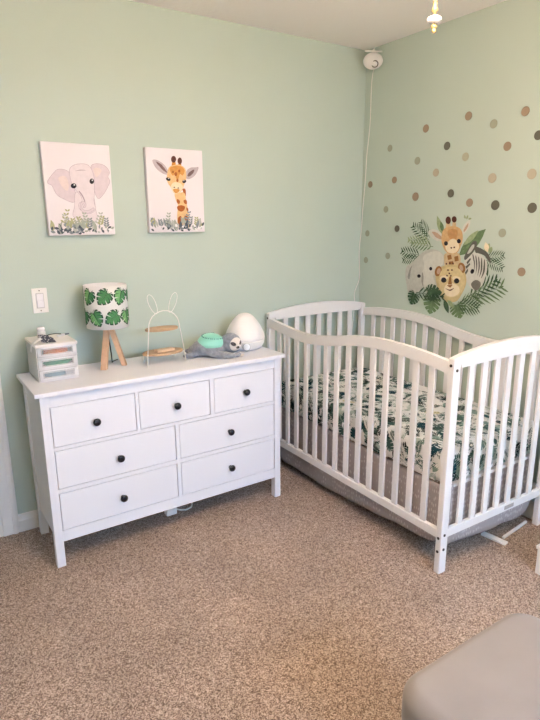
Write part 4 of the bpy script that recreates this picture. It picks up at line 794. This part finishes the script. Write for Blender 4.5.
# ------------------------------------------------------------------ baby monitor in the corner with its cable
MX, MY, MZ = -.068, -.13, 2.348
r = thing('baby_monitor', 'white camera mounted high in the room corner', 'camera', (MX, MY, MZ))
bm = bmesh.new(); q = bmesh.ops.create_uvsphere(bm, u_segments=28, v_segments=18, radius=1)
bmesh.ops.transform(bm, matrix=Matrix.Rotation(-.7, 4, 'Z') @ Matrix.Diagonal((.056, .042, .044, 1)), verts=q['verts'])
finish('camera_body', bm, PLASW, r, True)
f = (Vector((CX, CY, CZ))-Vector((MX, MY, MZ))); f = Vector((-.62, -.62, -.48)).normalized(); s1 = f.cross(Vector((0, 0, 1))).normalized(); s2 = s1.cross(f)
C0 = f*.038-s1*.012-s2*.006
tor = [C0+s1*.017*math.cos(2*PI*i/20)+s2*.017*math.sin(2*PI*i/20) for i in range(20)]
finish('lens_ring', tube(bmesh.new(), tor, .0035, 8, True), GREYK, r, True)
bm = bmesh.new(); q = bmesh.ops.create_icosphere(bm, subdivisions=2, radius=.011); bmesh.ops.translate(bm, vec=C0-f*.002, verts=q['verts']); finish('lens', bm, PLASW, r, True)
finish('bracket', tube(bmesh.new(), [(-.045, .02, .05), (-.005, 0, .05), (.04, -.03, .048)], .005, 8), WIRE, r, True)
bm = bmesh.new(); tube(bm, [(0, 0, .035), (.005, .0, .06), (.03, .03, .06), (.0675, .06, .06)], .006, 8); finish('mount_arm', bm, WIRE, r, True)
cab = [(-.05, -.12, 2.312), (-.012, -.065, 2.25), (-.004, -.055, 2.03), (-.004, -.036, 1.85), (-.004, -.030, 1.71), (-.005, -.016, 1.52), (-.006, -.010, 1.40), (-.014, -.005, 1.28), (-.008, -.006, 1.16), (-.009, -.006, 1.088), (-.044, -.005, 1.01), (-.040, -.005, .95), (-.045, -.005, .85), (-.06, -.005, .7), (-.05, -.006, .45), (-.05, -.016, .2), (-.05, -.03, .01)]
fine = []
for i in range(len(cab)-1):
    p = [Vector(cab[max(0, min(len(cab)-1, i+k-1))]) for k in range(4)]
    for j in range(5):
        t = j/5; fine.append(.5*((2*p[1])+(-p[0]+p[2])*t+(2*p[0]-5*p[1]+4*p[2]-p[3])*t*t+(-p[0]+3*p[1]-3*p[2]+p[3])*t**3))
finish('cable', tube(bmesh.new(), [v-Vector((MX, MY, MZ)) for v in fine+[Vector(cab[-1])]], .0028, 6), WIRE, r, True)

# ------------------------------------------------------------------ ceiling light with pull chain
FX, FY = -1.235, -1.60
r = thing('ceiling_light', 'glowing round ceiling lamp with brass base above the room', 'lamp', (FX-.24, FY-.2, H))
finish('canopy', lathe(bmesh.new(), [(.09, 0), (.09, -.02), (.05, -.045), (.014, -.06), (.014, -.24), (.05, -.255), (.05, -.275)], (0, 0, 0), 32), GOLD, r, True)
bm = bmesh.new(); q = bmesh.ops.create_uvsphere(bm, u_segments=24, v_segments=14, radius=.12); bmesh.ops.transform(bm, matrix=Matrix.Translation((0, 0, -.33)) @ Matrix.Diagonal((1, 1, .62, 1)), verts=q['verts'])
finish('glass_globe', bm, emit('lit_globe', LAMPCOL, LAMPW), r, True)
bm = tube(bmesh.new(), [(.03, .025, -.255), (.12, .1, -.225), (.225, .19, -.222), (.24, .2, -.228), (.24, .2, -.24)], .003, 8); finish('chain_arm', bm, GOLD, r, True)
pc = thing('pull_chain', 'brass pull chain with a white disc hanging from the ceiling lamp', 'pull chain', (FX, FY, H-.24))
zt = 0; zb = 1.966-(H-.24)
bm = bmesh.new(); nb = 26
tube(bm, [(0, 0, zt), (0, 0, zb)], .0012, 6)
for i in range(nb):
    q = bmesh.ops.create_icosphere(bm, subdivisions=1, radius=.0038); bmesh.ops.translate(bm, vec=(0, 0, zt+(zb-zt)*i/nb), verts=q['verts'])
finish('chain', bm, GOLD, pc, True)
Z = zb
finish('disc', lathe(bmesh.new(), [(.004, .012), (.014, .011), (.0185, .007), (.0185, .001), (.014, -.003), (.004, -.004)], (0, 0, Z+.008), 28), PORC, pc, True)
finish('finial', lathe(bmesh.new(), [(.003, 0), (.004, -.003), (.0085, -.007), (.0085, -.011), (.004, -.014), (.0058, -.017), (.0058, -.021), (.002, -.025)], (0, 0, Z+.004), 20), GOLD, pc, True)
finish('chain_bell', lathe(bmesh.new(), [(.002, .05), (.006, .046), (.005, .036), (.0085, .028), (.0085, .024), (.004, .02), (.004, .012)], (0, 0, Z+.008), 16), GOLD, pc, True)

# ------------------------------------------------------------------ ottoman and the white furniture base at the right edge
ot = thing('ottoman', 'grey upholstered square ottoman with rounded cushion at the bottom right', 'ottoman', (-1.456, -2.238, 0), .0)
def cushion(hx_, hy_, z0, z1, rc, re):
    bm = bmesh.new(); n = 14; ring = []
    def outline(off):
        o = []
        for cx_, cy_, a0 in ((1, 1, 0), (-1, 1, PI/2), (-1, -1, PI), (1, -1, 1.5*PI)):
            for i in range(n+1):
                a = a0+PI/2*i/n; o.append((cx_*(hx_-rc)+(rc+off)*math.cos(a), cy_*(hy_-rc)+(rc+off)*math.sin(a)))
        return o
    prof = [(-re*.8, z0), (-re*.25, z0+re*.25), (0, z0+re*.9)]
    for i in range(0, 9):
        a = PI/2*i/8; prof.append((re*(math.cos(a)-1), z1-.012-re+re*math.sin(a)))
    for off, z in prof: ring.append([bm.verts.new((x, y, z)) for x, y in outline(off)])
    for k in (.72, .4, .12):
        z = z1-.012*k*k; ring.append([bm.verts.new((x*k, y*k, z)) for x, y in outline(-re)])
    m = len(ring[0])
    for A_, B_ in zip(ring, ring[1:]):
        for i in range(m): bm.faces.new((A_[i], A_[(i+1) % m], B_[(i+1) % m], B_[i]))
    bm.faces.new(ring[0][::-1]); bm.faces.new(ring[-1]); return bm
finish('cushion', cushion(.248, .242, .325, .468, .075, .04), OTTO, ot, True)
finish('base_box', bx(-.225, .225, -.215, .215, .06, .337, bev=.012), OTTO, ot)
for x in (-.19, .19):
    for y in (-.18, .18): finish('foot', lathe(bmesh.new(), [(.016, 0), (.022, .06)], (x, y, 0), 16), WOOD, ot, True)
wb = thing('step_stool', 'corner of a low white wooden piece of furniture at the right edge', 'furniture', (-.412, -1.60, 0), -.03)
bm = bx(0, .03, -.36, .0, 0, .115, bev=.003); finish('side_panel', bm, CRIBW, wb)
bm = bx(.27, .30, -.36, .0, 0, .115, bev=.003); finish('side_panel', bm, CRIBW, wb)
finish('step_top', bx(-.005, .305, -.365, .005, .115, .133, bev=.004), CRIBW, wb)

# ------------------------------------------------------------------ light and camera
def area(name, loc, rot, sx, sy, col, e):
    l = bpy.data.lights.new(name, 'AREA'); l.shape = 'RECTANGLE'; l.size = sx; l.size_y = sy; l.color = col; l.energy = e
    o = bpy.data.objects.new(name, l); COL.objects.link(o); o.location = loc; o.rotation_euler = rot; return o
lo = area('window_daylight', (-1.2, YF-1.3, 2.75), (0, 0, 0), 3.2, 2.0, DAYCOL, DAYW)
lo.rotation_euler = (Vector((-1.5, -1.6, .9))-lo.location).to_track_quat('-Z', 'Y').to_euler()
sun = bpy.data.lights.new('sun', 'SUN'); sun.energy = SUNW; sun.angle = .01; sun.color = (1, .95, .88)
so = bpy.data.objects.new('sun', sun); COL.objects.link(so); so.location = (-1, YF-3, 5); so.rotation_euler = Vector((-.12, .5, -.86)).to_track_quat('-Z', 'Y').to_euler()
w = bpy.data.worlds.new('sky'); SC.world = w; w.use_nodes = True
w.node_tree.nodes['Background'].inputs['Color'].default_value = (.75, .86, 1, 1); w.node_tree.nodes['Background'].inputs['Strength'].default_value = 1.0
cam = bpy.data.cameras.new('camera'); co = bpy.data.objects.new('camera', cam); COL.objects.link(co); SC.camera = co
yaw, pitch, roll = .5846, .2449, -.0068
fw = Vector((math.sin(yaw)*math.cos(pitch), math.cos(yaw)*math.cos(pitch), -math.sin(pitch))); rt = Vector((math.cos(yaw), -math.sin(yaw), 0)); up = rt.cross(fw)
r2 = rt*math.cos(roll)+up*math.sin(roll); u2 = -rt*math.sin(roll)+up*math.cos(roll)
M = Matrix((r2, u2, -fw)).transposed().to_4x4(); M.translation = (CX, CY, CZ); co.matrix_world = M
cam.sensor_width = 36; cam.lens = 559.1*36/720; cam.clip_start = .05
SC.view_settings.view_transform = 'Standard'; SC.view_settings.look = 'None'; SC.view_settings.gamma = 1; SC.view_settings.exposure = EXPO
SC.view_settings.use_curve_mapping = False
